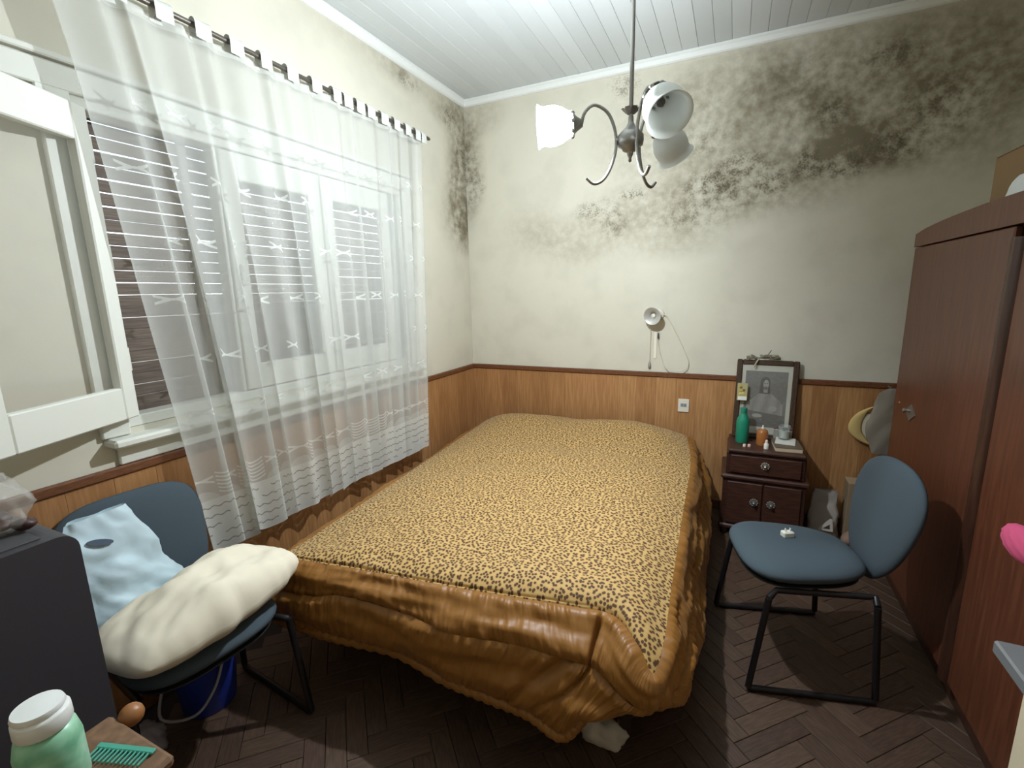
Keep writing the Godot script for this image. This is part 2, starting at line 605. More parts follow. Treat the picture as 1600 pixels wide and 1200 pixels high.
# ------------------------------------------------------------------ window
func window() -> void:
	var w := Node3D.new()
	w.name = "window_1"
	w.set_meta("kind", "structure")
	w.set_meta("label", "white painted casement window with three leaves in the left wall")
	add_child(w)
	var z0: float = WIN[0]
	var z1: float = WIN[1]
	var y0: float = WIN[2]
	var y1: float = WIN[3]
	var zc := (z0 + z1) / 2
	var P: Material = M.white_paint
	part(MB.new().box(Vector3(-0.04, y1 - 0.02, zc), Vector3(0.08, 0.04, z1 - z0), 0.004), "head_jamb", P, w)
	part(MB.new().box(Vector3(-0.04, y0 + 0.02, zc), Vector3(0.08, 0.04, z1 - z0), 0.004), "bottom_jamb", P, w)
	for z in [z0 + 0.02, z1 - 0.02]:
		part(MB.new().box(Vector3(-0.04, (y0 + y1) / 2, z), Vector3(0.08, y1 - y0 - 0.08, 0.04), 0.004), "side_jamb", P, w)
	for z in [1.985, 1.475]:
		part(MB.new().box(Vector3(-0.045, (y0 + y1) / 2, z), Vector3(0.06, y1 - y0 - 0.08, 0.05), 0.004), "mullion", P, w)
	# casing round the opening
	part(MB.new().box(Vector3(0.010, y1 + 0.03, zc + 0.03), Vector3(0.022, 0.075, z1 - z0 + 0.28), 0.004), "head_casing", P, w)
	part(MB.new().box(Vector3(0.014, y1 + 0.085, zc + 0.03), Vector3(0.03, 0.02, z1 - z0 + 0.3), 0.004), "head_moulding", P, w)
	for z in [z0 - 0.045, z1 + 0.045]:
		part(MB.new().box(Vector3(0.010, (y0 + y1) / 2 - 0.01, z), Vector3(0.02, y1 - y0 + 0.015, 0.085), 0.004), "side_casing", P, w)
	part(MB.new().box(Vector3(0.03, y0 - 0.035, zc), Vector3(0.085, 0.03, z1 - z0 + 0.16), 0.008), "sill", P, w)
	part(MB.new().box(Vector3(0.009, y0 - 0.085, zc), Vector3(0.018, 0.07, z1 - z0 + 0.10), 0.004), "apron", P, w)
	var pane := alpha_mat(c8(205, 214, 212), 0.03, 0.08)
	# the two closed leaves, then the leaf that stands open into the room
	for k in 3:
		var width := 0.515
		var leaf := Node3D.new()
		leaf.name = "casement_leaf"
		w.add_child(leaf, true)
		var st := 0.075 if k < 2 else 0.055
		var hh := y1 - y0 - 0.09
		if k < 2:
			leaf.position = Vector3(-0.018, y0 + 0.045, [0.955, 1.48][k])
		else:
			width = 0.47
			leaf.position = Vector3(0.028, y0 + 0.045, 2.455)
			leaf.rotation.y = deg_to_rad(24.0)
		for z in [st / 2, width - st / 2]:
			part(MB.new().box(Vector3(0, hh / 2, z), Vector3(0.034, hh, st), 0.004), "stile", P, leaf)
		for y in [0.055, hh - 0.055]:
			part(MB.new().box(Vector3(0, y, width / 2), Vector3(0.034, 0.11, width - st * 2), 0.004), "rail", P, leaf)
		part(MB.new().box(Vector3(-0.004, hh / 2, width / 2), Vector3(0.004, hh - 0.21, width - st * 2 + 0.01), 0.0), "glass_pane", pane, leaf)
		if k == 2:
			for y in [0.16, 0.5, 0.84]:
				part(MB.new().tube([Vector3(0.0, y, -0.008), Vector3(0.0, y + 0.08, -0.008)], 0.008, 8), "hinge", P, leaf)
		else:
			part(MB.new().box(Vector3(0.024, hh / 2, width - st / 2), Vector3(0.014, 0.09, 0.018), 0.004), "latch", P, leaf)
	# outside roller blind: slats that stand a little apart above and close below
	var b := thing("roller_blind", "weathered brown slatted roller blind outside the window, daylight between its upper slats", "blind", Vector3(-0.15, y0, zc))
	var slat_m := [wood(c8(122, 108, 98), c8(146, 132, 120), Vector3(9, 9, 0.5), 0.7, 71), wood(c8(112, 98, 90), c8(134, 120, 110), Vector3(9, 9, 0.5), 0.7, 72)]
	var sm := MB.new().box(Vector3.ZERO, Vector3(0.008, 0.042, z1 - z0 - 0.05), 0.003).mesh()
	var y := 0.021
	for k in 26:
		var s := part(sm, "slat", slat_m[rng.randi() % 2], b, Vector3(0, y, 0))
		s.rotation.x = rng.randf_range(-0.002, 0.002)
		var gap := 0.0005 if k < 9 else lerpf(0.0016, 0.0048, clampf((k - 9) / 10.0, 0.0, 1.0)) + rng.randf_range(-0.001, 0.001)
		y += 0.042 + gap
		if y > y1 - y0 + 0.02:
			break
	for z in [-0.8, 0.8]:
		part(MB.new().box(Vector3(0, (y1 - y0) / 2, z), Vector3(0.03, y1 - y0, 0.03), 0.003), "guide_rail", slat_m[1], b)
	part(MB.new().box(Vector3(0.014, (y1 - y0) / 2, 0.41), Vector3(0.014, y1 - y0 - 0.01, 0.035), 0.003), "centre_strap", slat_m[1], b)

# ------------------------------------------------------------------ curtain
func stamp_bow(im: Image, cx: int, cy: int, s: float, a: float) -> void:
	# a small embroidered bow: two pairs of wings and a knot
	for y in range(int(-22 * s), int(22 * s)):
		for x in range(int(-34 * s), int(34 * s)):
			var u := absf(x) / (32.0 * s)
			var v := y / (16.0 * s)
			var tilt := v + 0.25 * signf(x) * u
			var on := u < 1.0 and absf(tilt) < 0.10 + 0.80 * u and not (u > 0.55 and absf(tilt) < (u - 0.55) * 1.1)
			if Vector2(x, y * 1.2).length() < 4.5 * s or on:
				var px := posmod(cx + x, im.get_width())
				var py := cy + y
				if py >= 0 and py < im.get_height():
					im.set_pixel(px, py, Color(1, 1, 1, a))

func curtain() -> void:
	var W := 2048
	var H := 1536
	var FW := 2.72  # metres of cloth across
	var FH := 1.95
	var im := Image.create(W, H, false, Image.FORMAT_RGBA8)
	im.fill(Color(1, 1, 1, 0.52))
	var ppx := W / FW
	var ppy := H / FH
	im.fill_rect(Rect2i(0, 0, W, 26), Color(1, 1, 1, 0.7))
	for j in 6:
		for i in 12:
			var cx := int((i + 0.5 * (j % 2)) * W / 12.0 + 20)
			var cy := int((0.30 + j * 0.215) * ppy)
			stamp_bow(im, cx, cy, 1.0, 0.95)
	# lace border along the bottom
	var y0 := int(H - 0.225 * ppy)
	for y in range(y0, H):
		var d := (H - y) / ppy
		for x in W:
			var a := 0.92 if (x / 3 + y / 3) % 2 == 0 else 0.78
			for row in 5:
				var ly := 0.035 + row * 0.04 + 0.0035 * sin(x / ppx * TAU / 0.028)
				var seg := fmod(x / ppx + row * 0.03, 0.16)
				if absf(d - ly) < 0.0028 and seg < 0.125:
					a = 0.35
			if d < 0.008:
				a = 0.92
			im.set_pixel(x, y, Color(1, 1, 1, a))
	for i in 17:
		var bx := i * 0.16 + 0.05
		# a fan of arcs, and a bow on a little heap of stitches
		for k in 6:
			for q in range(-40, 41):
				var u := q / 40.0
				var px := int((bx + u * 0.036) * ppx)
				var d := 0.225 + 0.010 + k * 0.016 + 0.014 * u * u
				for e in 5:
					var py := int(H - d * ppy) - e
					im.set_pixel(posmod(px, W), py, Color(1, 1, 1, 0.85))
		for q in range(-32, 33):
			var hh := 0.04 * sqrt(maxf(0.0, 1.0 - pow(q / 32.0, 2)))
			for e in int(hh * ppy):
				if (e / 3 + q / 3) % 2 == 0:
					im.set_pixel(posmod(int((bx + 0.08) * ppx) + q, W), y0 - e, Color(1, 1, 1, 0.8))
		stamp_bow(im, int((bx + 0.08) * ppx), int(H - 0.31 * ppy), 0.9, 0.85)
	var m := mat(c8(211, 212, 206), 0.85)
	m.metallic_specular = 0.2
	m.albedo_texture = ImageTexture.create_from_image(im)
	m.transparency = BaseMaterial3D.TRANSPARENCY_ALPHA
	m.cull_mode = BaseMaterial3D.CULL_DISABLED
	m.backlight_enabled = true
	m.backlight = Color(0.55, 0.55, 0.55)
	var c := thing("sheer_curtain", "long sheer white curtain with lace border and embroidered bows in front of the window", "curtain", Vector3(0.11, 0.5, 1.6))
	var cols := 420
	var rows := 60
	var pts := PackedVector3Array()
	var uv := PackedVector2Array()
	var nf := noise(1.3, 8, FastNoiseLite.TYPE_SIMPLEX_SMOOTH, 2)
	var top_y := 2.445
	for r in rows:
		var f := float(r) / (rows - 1)
		for k in cols:
			var s := float(k) / (cols - 1)
			var zr := lerpf(0.705, 0.83, f)
			var zl := lerpf(2.53, 2.29, pow(f, 0.8))
			var ss := s + 0.010 * sin(s * TAU * 7.0 + 1.0) + 0.006 * sin(s * TAU * 3.0)
			var z := lerpf(zr, zl, clampf(ss, 0.0, 1.0))
			var ph := s * TAU * 15.0 + 0.9 * nf.get_noise_1d(s * 6.0) * 3.0
			var amp := lerpf(0.012, 0.030, clampf(f * 1.6, 0.0, 1.0)) * (0.75 + 0.5 * nf.get_noise_1d(s * 4.0 + 40.0))
			var x := 0.11 + amp * sin(ph + 0.35 * sin(f * 3.0 + s * 9.0))
			z += 0.012 * cos(ph * 1.0 + 0.6) * clampf(f * 2.0, 0.2, 1.0)
			var y := lerpf(top_y, 0.505 + 0.012 * sin(ph) + 0.012 * nf.get_noise_1d(s * 9.0 + 7.0), f)
			pts.append(Vector3(x, y, z) - c.position)
			uv.append(Vector2(s, f))
	part(MB.new().grid(pts, rows, cols, uv), "cloth", m, c)
	# tabs that run over the rod
	var tm := mat(c8(216, 217, 210), 0.85)
	tm.backlight_enabled = true
	tm.backlight = Color(0.4, 0.4, 0.4)
	var rod_y := 2.466
	var zs := [0.735, 0.80, 0.89, 1.0, 1.10, 1.205, 1.29, 1.37, 1.45, 1.57, 1.70, 1.83, 1.96, 2.09, 2.22, 2.36, 2.49]
	for z in zs:
		var tp := PackedVector3Array()
		var tw := rng.randf_range(0.050, 0.062)
		for r in 15:
			var q := Vector2.ZERO
			if r < 3:
				q = Vector2(0.020, -0.045 + r * 0.022)
			elif r > 11:
				q = Vector2(-0.018, 0.0 - (r - 12) * 0.022)
			else:
				var an := (r - 3) / 8.0 * PI
				q = Vector2(cos(an) * 0.020, sin(an) * 0.022)
			for k in 4:
				tp.append(Vector3(0.12 + q.x + 0.003 * sin(k * 2.0 + z * 40.0), rod_y + q.y, z - tw / 2 + tw * k / 3.0) - c.position)
		part(MB.new().grid(tp, 15, 4), "tab", tm, c)
	var rod := thing("curtain_rod", "thin dark bronze curtain rod threaded through the curtain tabs", "curtain rod", Vector3(0.12, rod_y, 0.68))
	var rm := mat(c8(92, 86, 78), 0.4, 0.5)
	part(MB.new().tube([Vector3(0, 0, 0.02), Vector3(0, 0, 1.95)], 0.0095, 10), "pole", rm, rod)
	part(MB.new().lathe([Vector2(0, -0.03), Vector2(0.008, -0.026), Vector2(0.011, -0.014), Vector2(0.007, 0.0), Vector2(0.0125, 0.006), Vector2(0.0125, 0.02), Vector2(0.0, 0.022)], 12, Transform3D(Basis(Vector3.RIGHT, PI / 2), Vector3.ZERO)), "finial", rm, rod)
	for z in [0.03, 1.86]:
		part(MB.new().tube([Vector3(0, -0.005, z), Vector3(-0.06, -0.012, z), Vector3(-0.118, -0.012, z)], 0.006, 8), "bracket", rm, rod)

# ------------------------------------------------------------------ bed
func bed() -> void:
	var b := thing("double_bed", "double bed under the leopard print comforter, only its dark underside showing", "bed", Vector3(1.05, 0, 1.1))
	part(MB.new().box(Vector3(0, 0.27, 0), Vector3(1.38, 0.10, 1.98), 0.01), "bed_base", mat(c8(52, 34, 26), 0.8), b)
	part(MB.new().box(Vector3(0, 0.405, 0), Vector3(1.38, 0.16, 1.98), 0.04), "mattress", mat(c8(190, 182, 168), 0.9), b)
	for x in [-0.62, 0.62]:
		for z in [-0.92, 0.88]:
			part(MB.new().lathe([Vector2(0, 0), Vector2(0.024, 0), Vector2(0.032, 0.21), Vector2(0, 0.22)], 10, Transform3D(Basis(), Vector3(x, 0, z))), "leg", mat(c8(44, 28, 22), 0.7), b)

func comforter() -> void:
	# stations round the edge: where the print ends, the quilted seam, the hem
	var B := [Vector3(.17, .50, .10), Vector3(.27, .50, 1.1), Vector3(.35, .50, 2.0), Vector3(.385, .505, 2.19), Vector3(.56, .52, 2.21), Vector3(.74, .525, 2.19), Vector3(.95, .525, 2.165), Vector3(1.15, .525, 2.14), Vector3(1.33, .53, 2.12), Vector3(1.51, .53, 2.09), Vector3(1.65, .53, 2.08), Vector3(1.74, .505, 2.15), Vector3(1.785, .465, 2.185), Vector3(1.80, .50, 2.08), Vector3(1.79, .515, 1.79), Vector3(1.775, .515, 1.27), Vector3(1.755, .52, .60), Vector3(1.69, .53, .10)]
	var S := [Vector3(.11, .40, .10), Vector3(.19, .40, 1.1), Vector3(.27, .40, 2.03), Vector3(.34, .405, 2.25), Vector3(.56, .42, 2.27), Vector3(.72, .445, 2.245), Vector3(.98, .435, 2.225), Vector3(1.16, .43, 2.24), Vector3(1.36, .44, 2.215), Vector3(1.56, .43, 2.195), Vector3(1.63, .42, 2.19), Vector3(1.72, .38, 2.22), Vector3(1.79, .36, 2.20), Vector3(1.845, .38, 2.10), Vector3(1.845, .38, 1.79), Vector3(1.83, .38, 1.27), Vector3(1.82, .38, .60), Vector3(1.77, .42, .12)]
	var Hm := [Vector3(.09, .26, .12), Vector3(.16, .26, 1.1), Vector3(.25, .27, 2.05), Vector3(.34, .28, 2.26), Vector3(.55, .275, 2.27), Vector3(.72, .27, 2.25), Vector3(.93, .275, 2.23), Vector3(1.13, .25, 2.24), Vector3(1.29, .245, 2.24), Vector3(1.43, .235, 2.235), Vector3(1.54, .215, 2.245), Vector3(1.60, .26, 2.19), Vector3(1.70, .315, 2.11), Vector3(1.83, .30, 2.06), Vector3(1.865, .22, 1.75), Vector3(1.87, .20, 1.25), Vector3(1.86, .21, .60), Vector3(1.83, .28, .14)]
	var per := 16
	var bs := spline(B, per)
	var ss := spline(S, per)
	var hs := spline(Hm, per)
	var cnt := bs.size()
	var c := thing("comforter", "puffy leopard print comforter with a wide gold satin border spread over the bed", "comforter", Vector3(1.05, 0.2, 1.1))
	var o := c.position
	var wr := noise(7.0, 33, FastNoiseLite.TYPE_SIMPLEX_SMOOTH, 3)
	var soft := noise(2.2, 34, FastNoiseLite.TYPE_SIMPLEX_SMOOTH, 3)
	# printed top panel, bounded by the B curve: left = 0..3, foot = 3..12, right = 12..17 (reversed)
	var NU := 120
	var NV := 160
	var side := func(a: int, b: int, f: float) -> Vector3:
		var q := lerpf(a * per, b * per, f)
		var k := clampi(int(q), 0, cnt - 2)
		return bs[k].lerp(bs[k + 1], q - k)
	var pts := PackedVector3Array()
	var uv := PackedVector2Array()
	var p00: Vector3 = bs[0]
	var p10: Vector3 = bs[cnt - 1]
	var p01: Vector3 = bs[3 * per]
	var p11: Vector3 = bs[12 * per]
	for r in NV + 1:
		var t := float(r) / NV
		for k in NU + 1:
			var s := float(k) / NU
			var lft: Vector3 = side.call(0, 3, t)
			var rgt: Vector3 = side.call(17, 12, t)
			var hd := p00.lerp(p10, s) + Vector3(0, 0.015 * sin(s * PI), 0)
			var ft: Vector3 = side.call(3, 12, s)
			var p := lft.lerp(rgt, s) + hd.lerp(ft, t) - (p00.lerp(p10, s)).lerp(p01.lerp(p11, s), t)
			var edge := (1.0 - pow(absf(2.0 * s - 1.0), 5.0)) * (1.0 - pow(t, 9.0))
			var pillow := 0.055 * exp(-pow((t - 0.08) / 0.10, 2.0)) * (0.8 + 0.3 * sin(s * TAU * 1.5 + 0.5))
			var y := 0.030 * edge + pillow * (1.0 - pow(absf(2.0 * s - 1.0), 6.0))
			y += 0.016 * soft.get_noise_2d(p.x * 0.55, p.z * 0.9) * edge + 0.006 * wr.get_noise_2d(p.x * 0.5, p.z * 0.8) * edge
			y += 0.010 * maxf(0.0, sin(t * 34.0 + 2.0 * soft.get_noise_2d(p.x, 3.0))) * edge * 0.35
			# stitched line just inside the foot of the print
			y -= 0.014 * exp(-pow((t - 0.972) / 0.008, 2.0)) * clampf(1.3 - s * 1.6, 0.0, 1.0)
			p.y += y
			if r == 0:
				p.y -= 0.03
			pts.append(p - o)
			uv.append(Vector2(p.x / 1.9, p.z / 2.4))
	var leo := mat(Color.WHITE, 0.75)
	var spots := noise(0.095, 77, FastNoiseLite.TYPE_CELLULAR, 1)
	spots.cellular_distance_function = FastNoiseLite.DISTANCE_EUCLIDEAN
	spots.cellular_return_type = FastNoiseLite.RETURN_DISTANCE
	spots.cellular_jitter = 0.9
	spots.domain_warp_enabled = true
	spots.domain_warp_amplitude = 3.0
	spots.domain_warp_frequency = 0.06
	var gold := c8(192, 154, 90)
	var brown := c8(74, 45, 16)
	leo.albedo_texture = noise_tex(spots, [[0.0, c8(104, 66, 26)], [0.12, brown], [0.27, brown], [0.34, gold], [1.0, c8(206, 170, 108)]], 1536, 2048, false)
	leo.rim_enabled = true
	leo.rim = 0.3
	part(MB.new().grid(pts, NV + 1, NU + 1, uv, true), "leopard_panel", leo, c)
	# satin bands
	var satin := mat(c8(142, 94, 36), 0.46)
	satin.metallic_specular = 0.5
	satin.rim_enabled = true
	satin.rim = 0.4
	satin.rim_tint = 0.6
	var bands := [[bs, ss, 0.026, "satin_band"], [ss, hs, 0.036, "satin_flounce"]]
	var dense := 3
	for q in 2:
		var A: Array = bands[q][0]
		var Z: Array = bands[q][1]
		var rows := 15
		var p2 := PackedVector3Array()
		var colsn := (cnt - 1) * dense + 1
		var arc := PackedFloat32Array()
		var run := 0.0
		for k in colsn:
			var f := float(k) / dense
			var i0 := mini(int(f), cnt - 2)
			var g := f - i0
			if k > 0:
				run += (Z[i0 + 1] - Z[i0]).length() / dense
			arc.append(run)
		for r in rows:
			var t := float(r) / (rows - 1)
			for k in colsn:
				var f := float(k) / dense
				var i0 := mini(int(f), cnt - 2)
				var g := f - i0
				var a: Vector3 = A[i0].lerp(A[i0 + 1], g)
				var z: Vector3 = Z[i0].lerp(Z[i0 + 1], g)
				var along: Vector3 = (A[mini(i0 + 4, cnt - 1)] - A[maxi(i0 - 4, 0)])
				along.y = 0
				var out := Vector3(-along.z, 0, along.x).normalized()
				if out.dot(a - Vector3(1.05, a.y, 1.1)) < 0:
					out = -out
				var drop := (z - a).normalized()
				var nor := (out + Vector3(0, 0.35, 0) if q == 0 else out).normalized()
				nor = (nor - drop * nor.dot(drop)).normalized()
				var puff := sqrt(sin(PI * clampf(t, 0.0, 1.0))) if t > 0.0 and t < 1.0 else 0.0
				var gather := wr.get_noise_2d(arc[k] * 3.6, t * 0.12 + q * 9.0)
				var pinch := 1.0 - sin(PI * t)
				var d: float = bands[q][2] * puff * (0.85 + 0.9 * soft.get_noise_2d(arc[k] * 0.8, q * 5.0 + t * 0.5)) + 0.014 * gather * (0.3 + 0.7 * pinch) * (1.0 if t > 0.0 else 0.2)
				# mitred corner: two stitched creases and a fuller pad between them
				var at := f / per
				if q == 0:
					d += 0.022 * puff * exp(-pow((at - 11.0) / 0.8, 2.0))
					d -= 0.030 * exp(-pow((at - 9.75 + 0.15 * t) / 0.07, 2.0)) * clampf(t * 3.0, 0.0, 1.0)
				else:
					d -= 0.028 * exp(-pow((at - 9.7 + 0.9 * t) / 0.09, 2.0)) * (1.0 - t)
					d -= 0.020 * exp(-pow((at - 8.9 + 0.6 * t) / 0.12, 2.0)) * (1.0 - t * 0.5)
				p2.append(a.lerp(z, t) + nor * d - o)
		part(MB.new().grid(p2, rows, colsn, PackedVector2Array(), false), bands[q][3], satin, c)
	# rolled hem
	var hem := []
	for k in cnt:
		hem.append(hs[k] - o + Vector3(0, -0.004, 0) + Vector3(0, 0.004 * sin(k * 1.7), 0))
	part(MB.new().tube(hem, 0.017, 9), "rolled_hem", satin, c)

# ------------------------------------------------------------------ wardrobe
func wardrobe() -> void:
	var X := 2.70
	var za := 0.43
	var zb := 2.10
	var top := 1.70
	var w := thing("wardrobe", "tall reddish brown wooden wardrobe with an arched top and plain glossy doors", "wardrobe", Vector3(X, 0, (za + zb) / 2))
	var o := w.position
	var dep := 0.48
	var A: Material = M.mahogany
	for z in [za + 0.011, zb - 0.011]:
		part(MB.new().box(Vector3(X + dep / 2 + 0.01, top / 2, z) - o, Vector3(dep - 0.02, top, 0.022), 0.004), "side_panel", A, w)
	part(MB.new().box(Vector3(X + dep - 0.006, top / 2, (za + zb) / 2) - o, Vector3(0.012, top - 0.02, zb - za - 0.044), 0.0), "back_panel", M.mahogany_dark, w)
	part(MB.new().box(Vector3(X + dep / 2 + 0.012, 0.05, (za + zb) / 2) - o, Vector3(dep - 0.03, 0.10, zb - za - 0.05), 0.004), "plinth", M.mahogany_dark, w)
	part(MB.new().box(Vector3(X + dep / 2 + 0.012, top - 0.02, (za + zb) / 2) - o, Vector3(dep - 0.03, 0.02, zb - za - 0.05), 0.0), "top_board", M.mahogany_dark, w)
	# arched crown along the front
	var arch := PackedVector2Array()
	arch.append(Vector2(za + 0.012, top - 0.03))
	arch.append(Vector2(za + 0.012, top + 0.03))
	for k in 17:
		var f := k / 16.0
		arch.append(Vector2(lerpf(za + 0.03, zb - 0.03, f), top + 0.03 + 0.035 * pow(sin(PI * f), 0.6)))
	arch.append(Vector2(zb - 0.012, top + 0.03))
	arch.append(Vector2(zb - 0.012, top - 0.03))
	# polygon is drawn in (z, y); its thickness runs along +x
	part(MB.new().prism(arch, 0.03, Transform3D(Basis(Vector3(0, 0, 1), Vector3(0, 1, 0), Vector3(1, 0, 0)), Vector3(X - 0.012, 0, 0) - o)), "arched_crown", A, w)
	# doors
	var spans := [[za + 0.02, 1.352], [1.415, zb - 0.02]]
	for k in 2:
		var s: Array = spans[k]
		var d := Node3D.new()
		d.name = "door"
		w.add_child(d, true)
		d.position = Vector3(X, 0.11, (s[0] + s[1]) / 2) - o
		var hh := top - 0.145
		part(MB.new().box(Vector3(0, hh / 2, 0), Vector3(0.022, hh, s[1] - s[0] - 0.006), 0.004), "door_leaf", A, d)
		var ez: float = s[0] + 0.25 if k == 0 else s[1] - 0.09
		var lz: float = ez - (s[0] + s[1]) / 2
		var dia := PackedVector2Array()
		for j in 8:
			var an := TAU * j / 8.0
			var rr := 0.062 if j % 4 == 0 else (0.046 if j % 2 == 0 else 0.036)
			dia.append(Vector2(cos(an) * rr * 1.0, sin(an) * rr * 0.85))
		part(MB.new().prism(dia, 0.004, Transform3D(Basis(Vector3(0, 0, 1), Vector3(0, 1, 0), Vector3(-1, 0, 0)), Vector3(-0.011, 0.81, lz))), "key_plate", M.metal, d)
		part(MB.new().lathe([Vector2(0.0, 0), Vector2(0.006, 0), Vector2(0.007, 0.012), Vector2(0.011, 0.018), Vector2(0.009, 0.026), Vector2(0, 0.028)], 12, Transform3D(Basis(Vector3(0, 0, 1), PI / 2), Vector3(-0.015, 0.82, lz))), "key_knob", M.silver, d)
		part(MB.new().lathe([Vector2(0.0, 0), Vector2(0.008, 0), Vector2(0.006, 0.004), Vector2(0, 0.005)], 10, Transform3D(Basis(Vector3(0, 0, 1), PI / 2), Vector3(-0.011, 0.82, lz - 0.17 * (1 if k == 0 else -1)))), "screw_cap", M.brass, d)
	# rounded post between the doors
	var post := []
	for k in 2:
		post.append(Vector3(X + 0.004, 0.10 + k * (top - 0.17), 1.384) - o)
	part(MB.new().tube(post, 0.030, 16), "rounded_post", M.mahogany_dark, w)

# ------------------------------------------------------------------ night stand
func flower_knob(parent: Node, at: Vector3, r: float, m: Material) -> void:
	var k := Node3D.new()
	k.name = "knob"
	parent.add_child(k, true)
	k.position = at
	var t := Transform3D(Basis(Vector3.RIGHT, PI / 2), Vector3.ZERO)
	part(MB.new().lathe([Vector2(0, 0), Vector2(r, 0), Vector2(r, 0.003), Vector2(r * 0.6, 0.005), Vector2(r * 0.32, 0.006), Vector2(r * 0.30, 0.014), Vector2(r * 0.42, 0.018), Vector2(r * 0.3, 0.026), Vector2(0, 0.028)], 16, t), "rosette", m, k)
	var petals := MB.new()
	for j in 10:
		var a := TAU * j / 10
		petals.ball(Vector3(cos(a) * r * 0.85, sin(a) * r * 0.85, 0.004), Vector3.ONE * r * 0.2, 6)
	part(petals, "petal_ring", m, k)

func nightstand() -> void:
	var n := thing("nightstand", "small dark reddish wooden nightstand with one drawer and two doors", "nightstand", Vector3(2.15, 0, 0.2))
	var A: Material = M.night_wood
	var D: Material = wood(c8(52, 30, 24), c8(70, 42, 32), Vector3(0.8, 6, 4), 0.45, 54)
	part(MB.new().box(Vector3(0, 0.215, 0), Vector3(0.44, 0.31, 0.32), 0.006), "lower_body", D, n)
	part(MB.new().box(Vector3(0, 0.378, 0.003), Vector3(0.465, 0.028, 0.345), 0.010), "moulding", A, n)
	part(MB.new().box(Vector3(0, 0.462, -0.002), Vector3(0.415, 0.14, 0.31), 0.006), "upper_body", D, n)
	part(MB.new().box(Vector3(0, 0.5425, 0.002), Vector3(0.405, 0.021, 0.335), 0.007), "top", A, n)
	part(MB.new().box(Vector3(0, 0.055, 0.004), Vector3(0.46, 0.03, 0.335), 0.008), "base_moulding", A, n)
	for x in [-0.2, 0.2]:
		for z in [-0.13, 0.14]:
			part(MB.new().lathe([Vector2(0, 0), Vector2(0.014, 0), Vector2(0.022, 0.02), Vector2(0.026, 0.04), Vector2(0, 0.041)], 12, Transform3D(Basis(), Vector3(x, 0, z))), "foot", A, n)
	var dr := Node3D.new()
	dr.name = "drawer"
	n.add_child(dr)
	dr.position = Vector3(0, 0.462, 0.155)
	part(MB.new().box(Vector3(0, 0, 0.004), Vector3(0.37, 0.11, 0.014), 0.005), "drawer_front", A, dr)
	flower_knob(dr, Vector3(0.0, 0.005, 0.012), 0.024, M.silver)
	for s in [-1, 1]:
		var d := Node3D.new()
		d.name = "door"
		n.add_child(d, true)
		d.position = Vector3(s * 0.1, 0.215, 0.16)
		part(MB.new().box(Vector3(0, 0, 0.004), Vector3(0.192, 0.27, 0.014), 0.005), "door_leaf", A, d)
		flower_knob(d, Vector3(-s * 0.055, 0.02, 0.012), 0.024, M.metal)

	# ---- what stands on it
	var ty := 0.553
	# framed print leaning against the wall
	var fr := thing("framed_print", "dark framed grey print of a robed long haired figure on the nightstand", "picture", Vector3(2.137, ty, 0.085))
	fr.rotation.x = -0.09
	fr.rotation.z = -0.012
	var fw := 0.345
	var fh := 0.50
	var fm := wood(c8(58, 42, 30), c8(82, 62, 46), Vector3(6, 6, 6), 0.5, 81)
	for s in [-1, 1]:
		part(MB.new().box(Vector3(s * (fw / 2 - 0.016), fh / 2, 0), Vector3(0.032, fh, 0.022), 0.005), "frame_side", fm, fr)
		part(MB.new().box(Vector3(0, fh / 2 + s * (fh / 2 - 0.016), 0), Vector3(fw - 0.064, 0.032, 0.022), 0.005), "frame_rail", fm, fr)
	part(MB.new().box(Vector3(0, fh / 2, -0.004), Vector3(fw - 0.05, fh - 0.05, 0.008), 0.0), "mount", mat(c8(196, 194, 180), 0.8), fr)
	var pm := MB.new()
	wall_face(pm, Vector3(-0.118, 0.075, 0.0008), Vector3.RIGHT, Vector3.UP, 0.236, 0.355, 0, 0.236, 0, 0.355)
	part(pm, "print", print_mat(), fr)
	part(MB.new().box(Vector3(0, fh / 2, 0.004), Vector3(fw - 0.06, fh - 0.06, 0.002), 0.0), "glass", alpha_mat(c8(220, 225, 222), 0.04, 0.06), fr)
	# dried sprig on top of the frame
	var sp := thing("dried_sprig", "dried grey flower sprig lying on top of the picture frame", "dried flowers", Vector3(2.11, ty + 0.500, 0.043))
	var sg := mat(c8(112, 106, 84), 0.9)
	part(MB.new().tube([Vector3(-0.09, 0.008, 0.008), Vector3(-0.03, 0.012, 0.008), Vector3(0.05, 0.010, 0.006), Vector3(0.10, 0.006, 0.004)], 0.004, 6), "stem", sg, sp)
	part(MB.new().tube([Vector3(0.0, 0.01, 0.01), Vector3(0.03, 0.035, 0.01), Vector3(0.045, 0.062, 0.012)], 0.003, 6), "twig", sg, sp)
	for k in 14:
		var a := rng.randf_range(-0.085, 0.09)
		var lf := lump(Vector3(0.020, 0.009, 0.008), 0.3, 90 + k, 30.0, 0.0, 12)
		var q := part(lf, "leaf", mat([c8(126, 120, 98), c8(142, 136, 114), c8(110, 103, 84)][k % 3], 0.9), sp, Vector3(a, 0.012 + rng.randf_range(0, 0.016), 0.010 + rng.randf_range(-0.004, 0.012)))
		q.rotation.z = rng.randf_range(-0.7, 0.7)
	part(MB.new().tube([Vector3(-0.02, 0.01, 0.014), Vector3(-0.035, -0.02, 0.026), Vector3(-0.045, -0.045, 0.026)], 0.005, 6), "hanging_tip", mat(c8(170, 164, 140), 0.9), sp)
	# small prayer card
	var cd := thing("holy_card", "small card with yellow flowers tucked at the left edge of the picture frame", "card", Vector3(2.008, ty + 0.245, 0.106))
	cd.rotation.x = -0.09
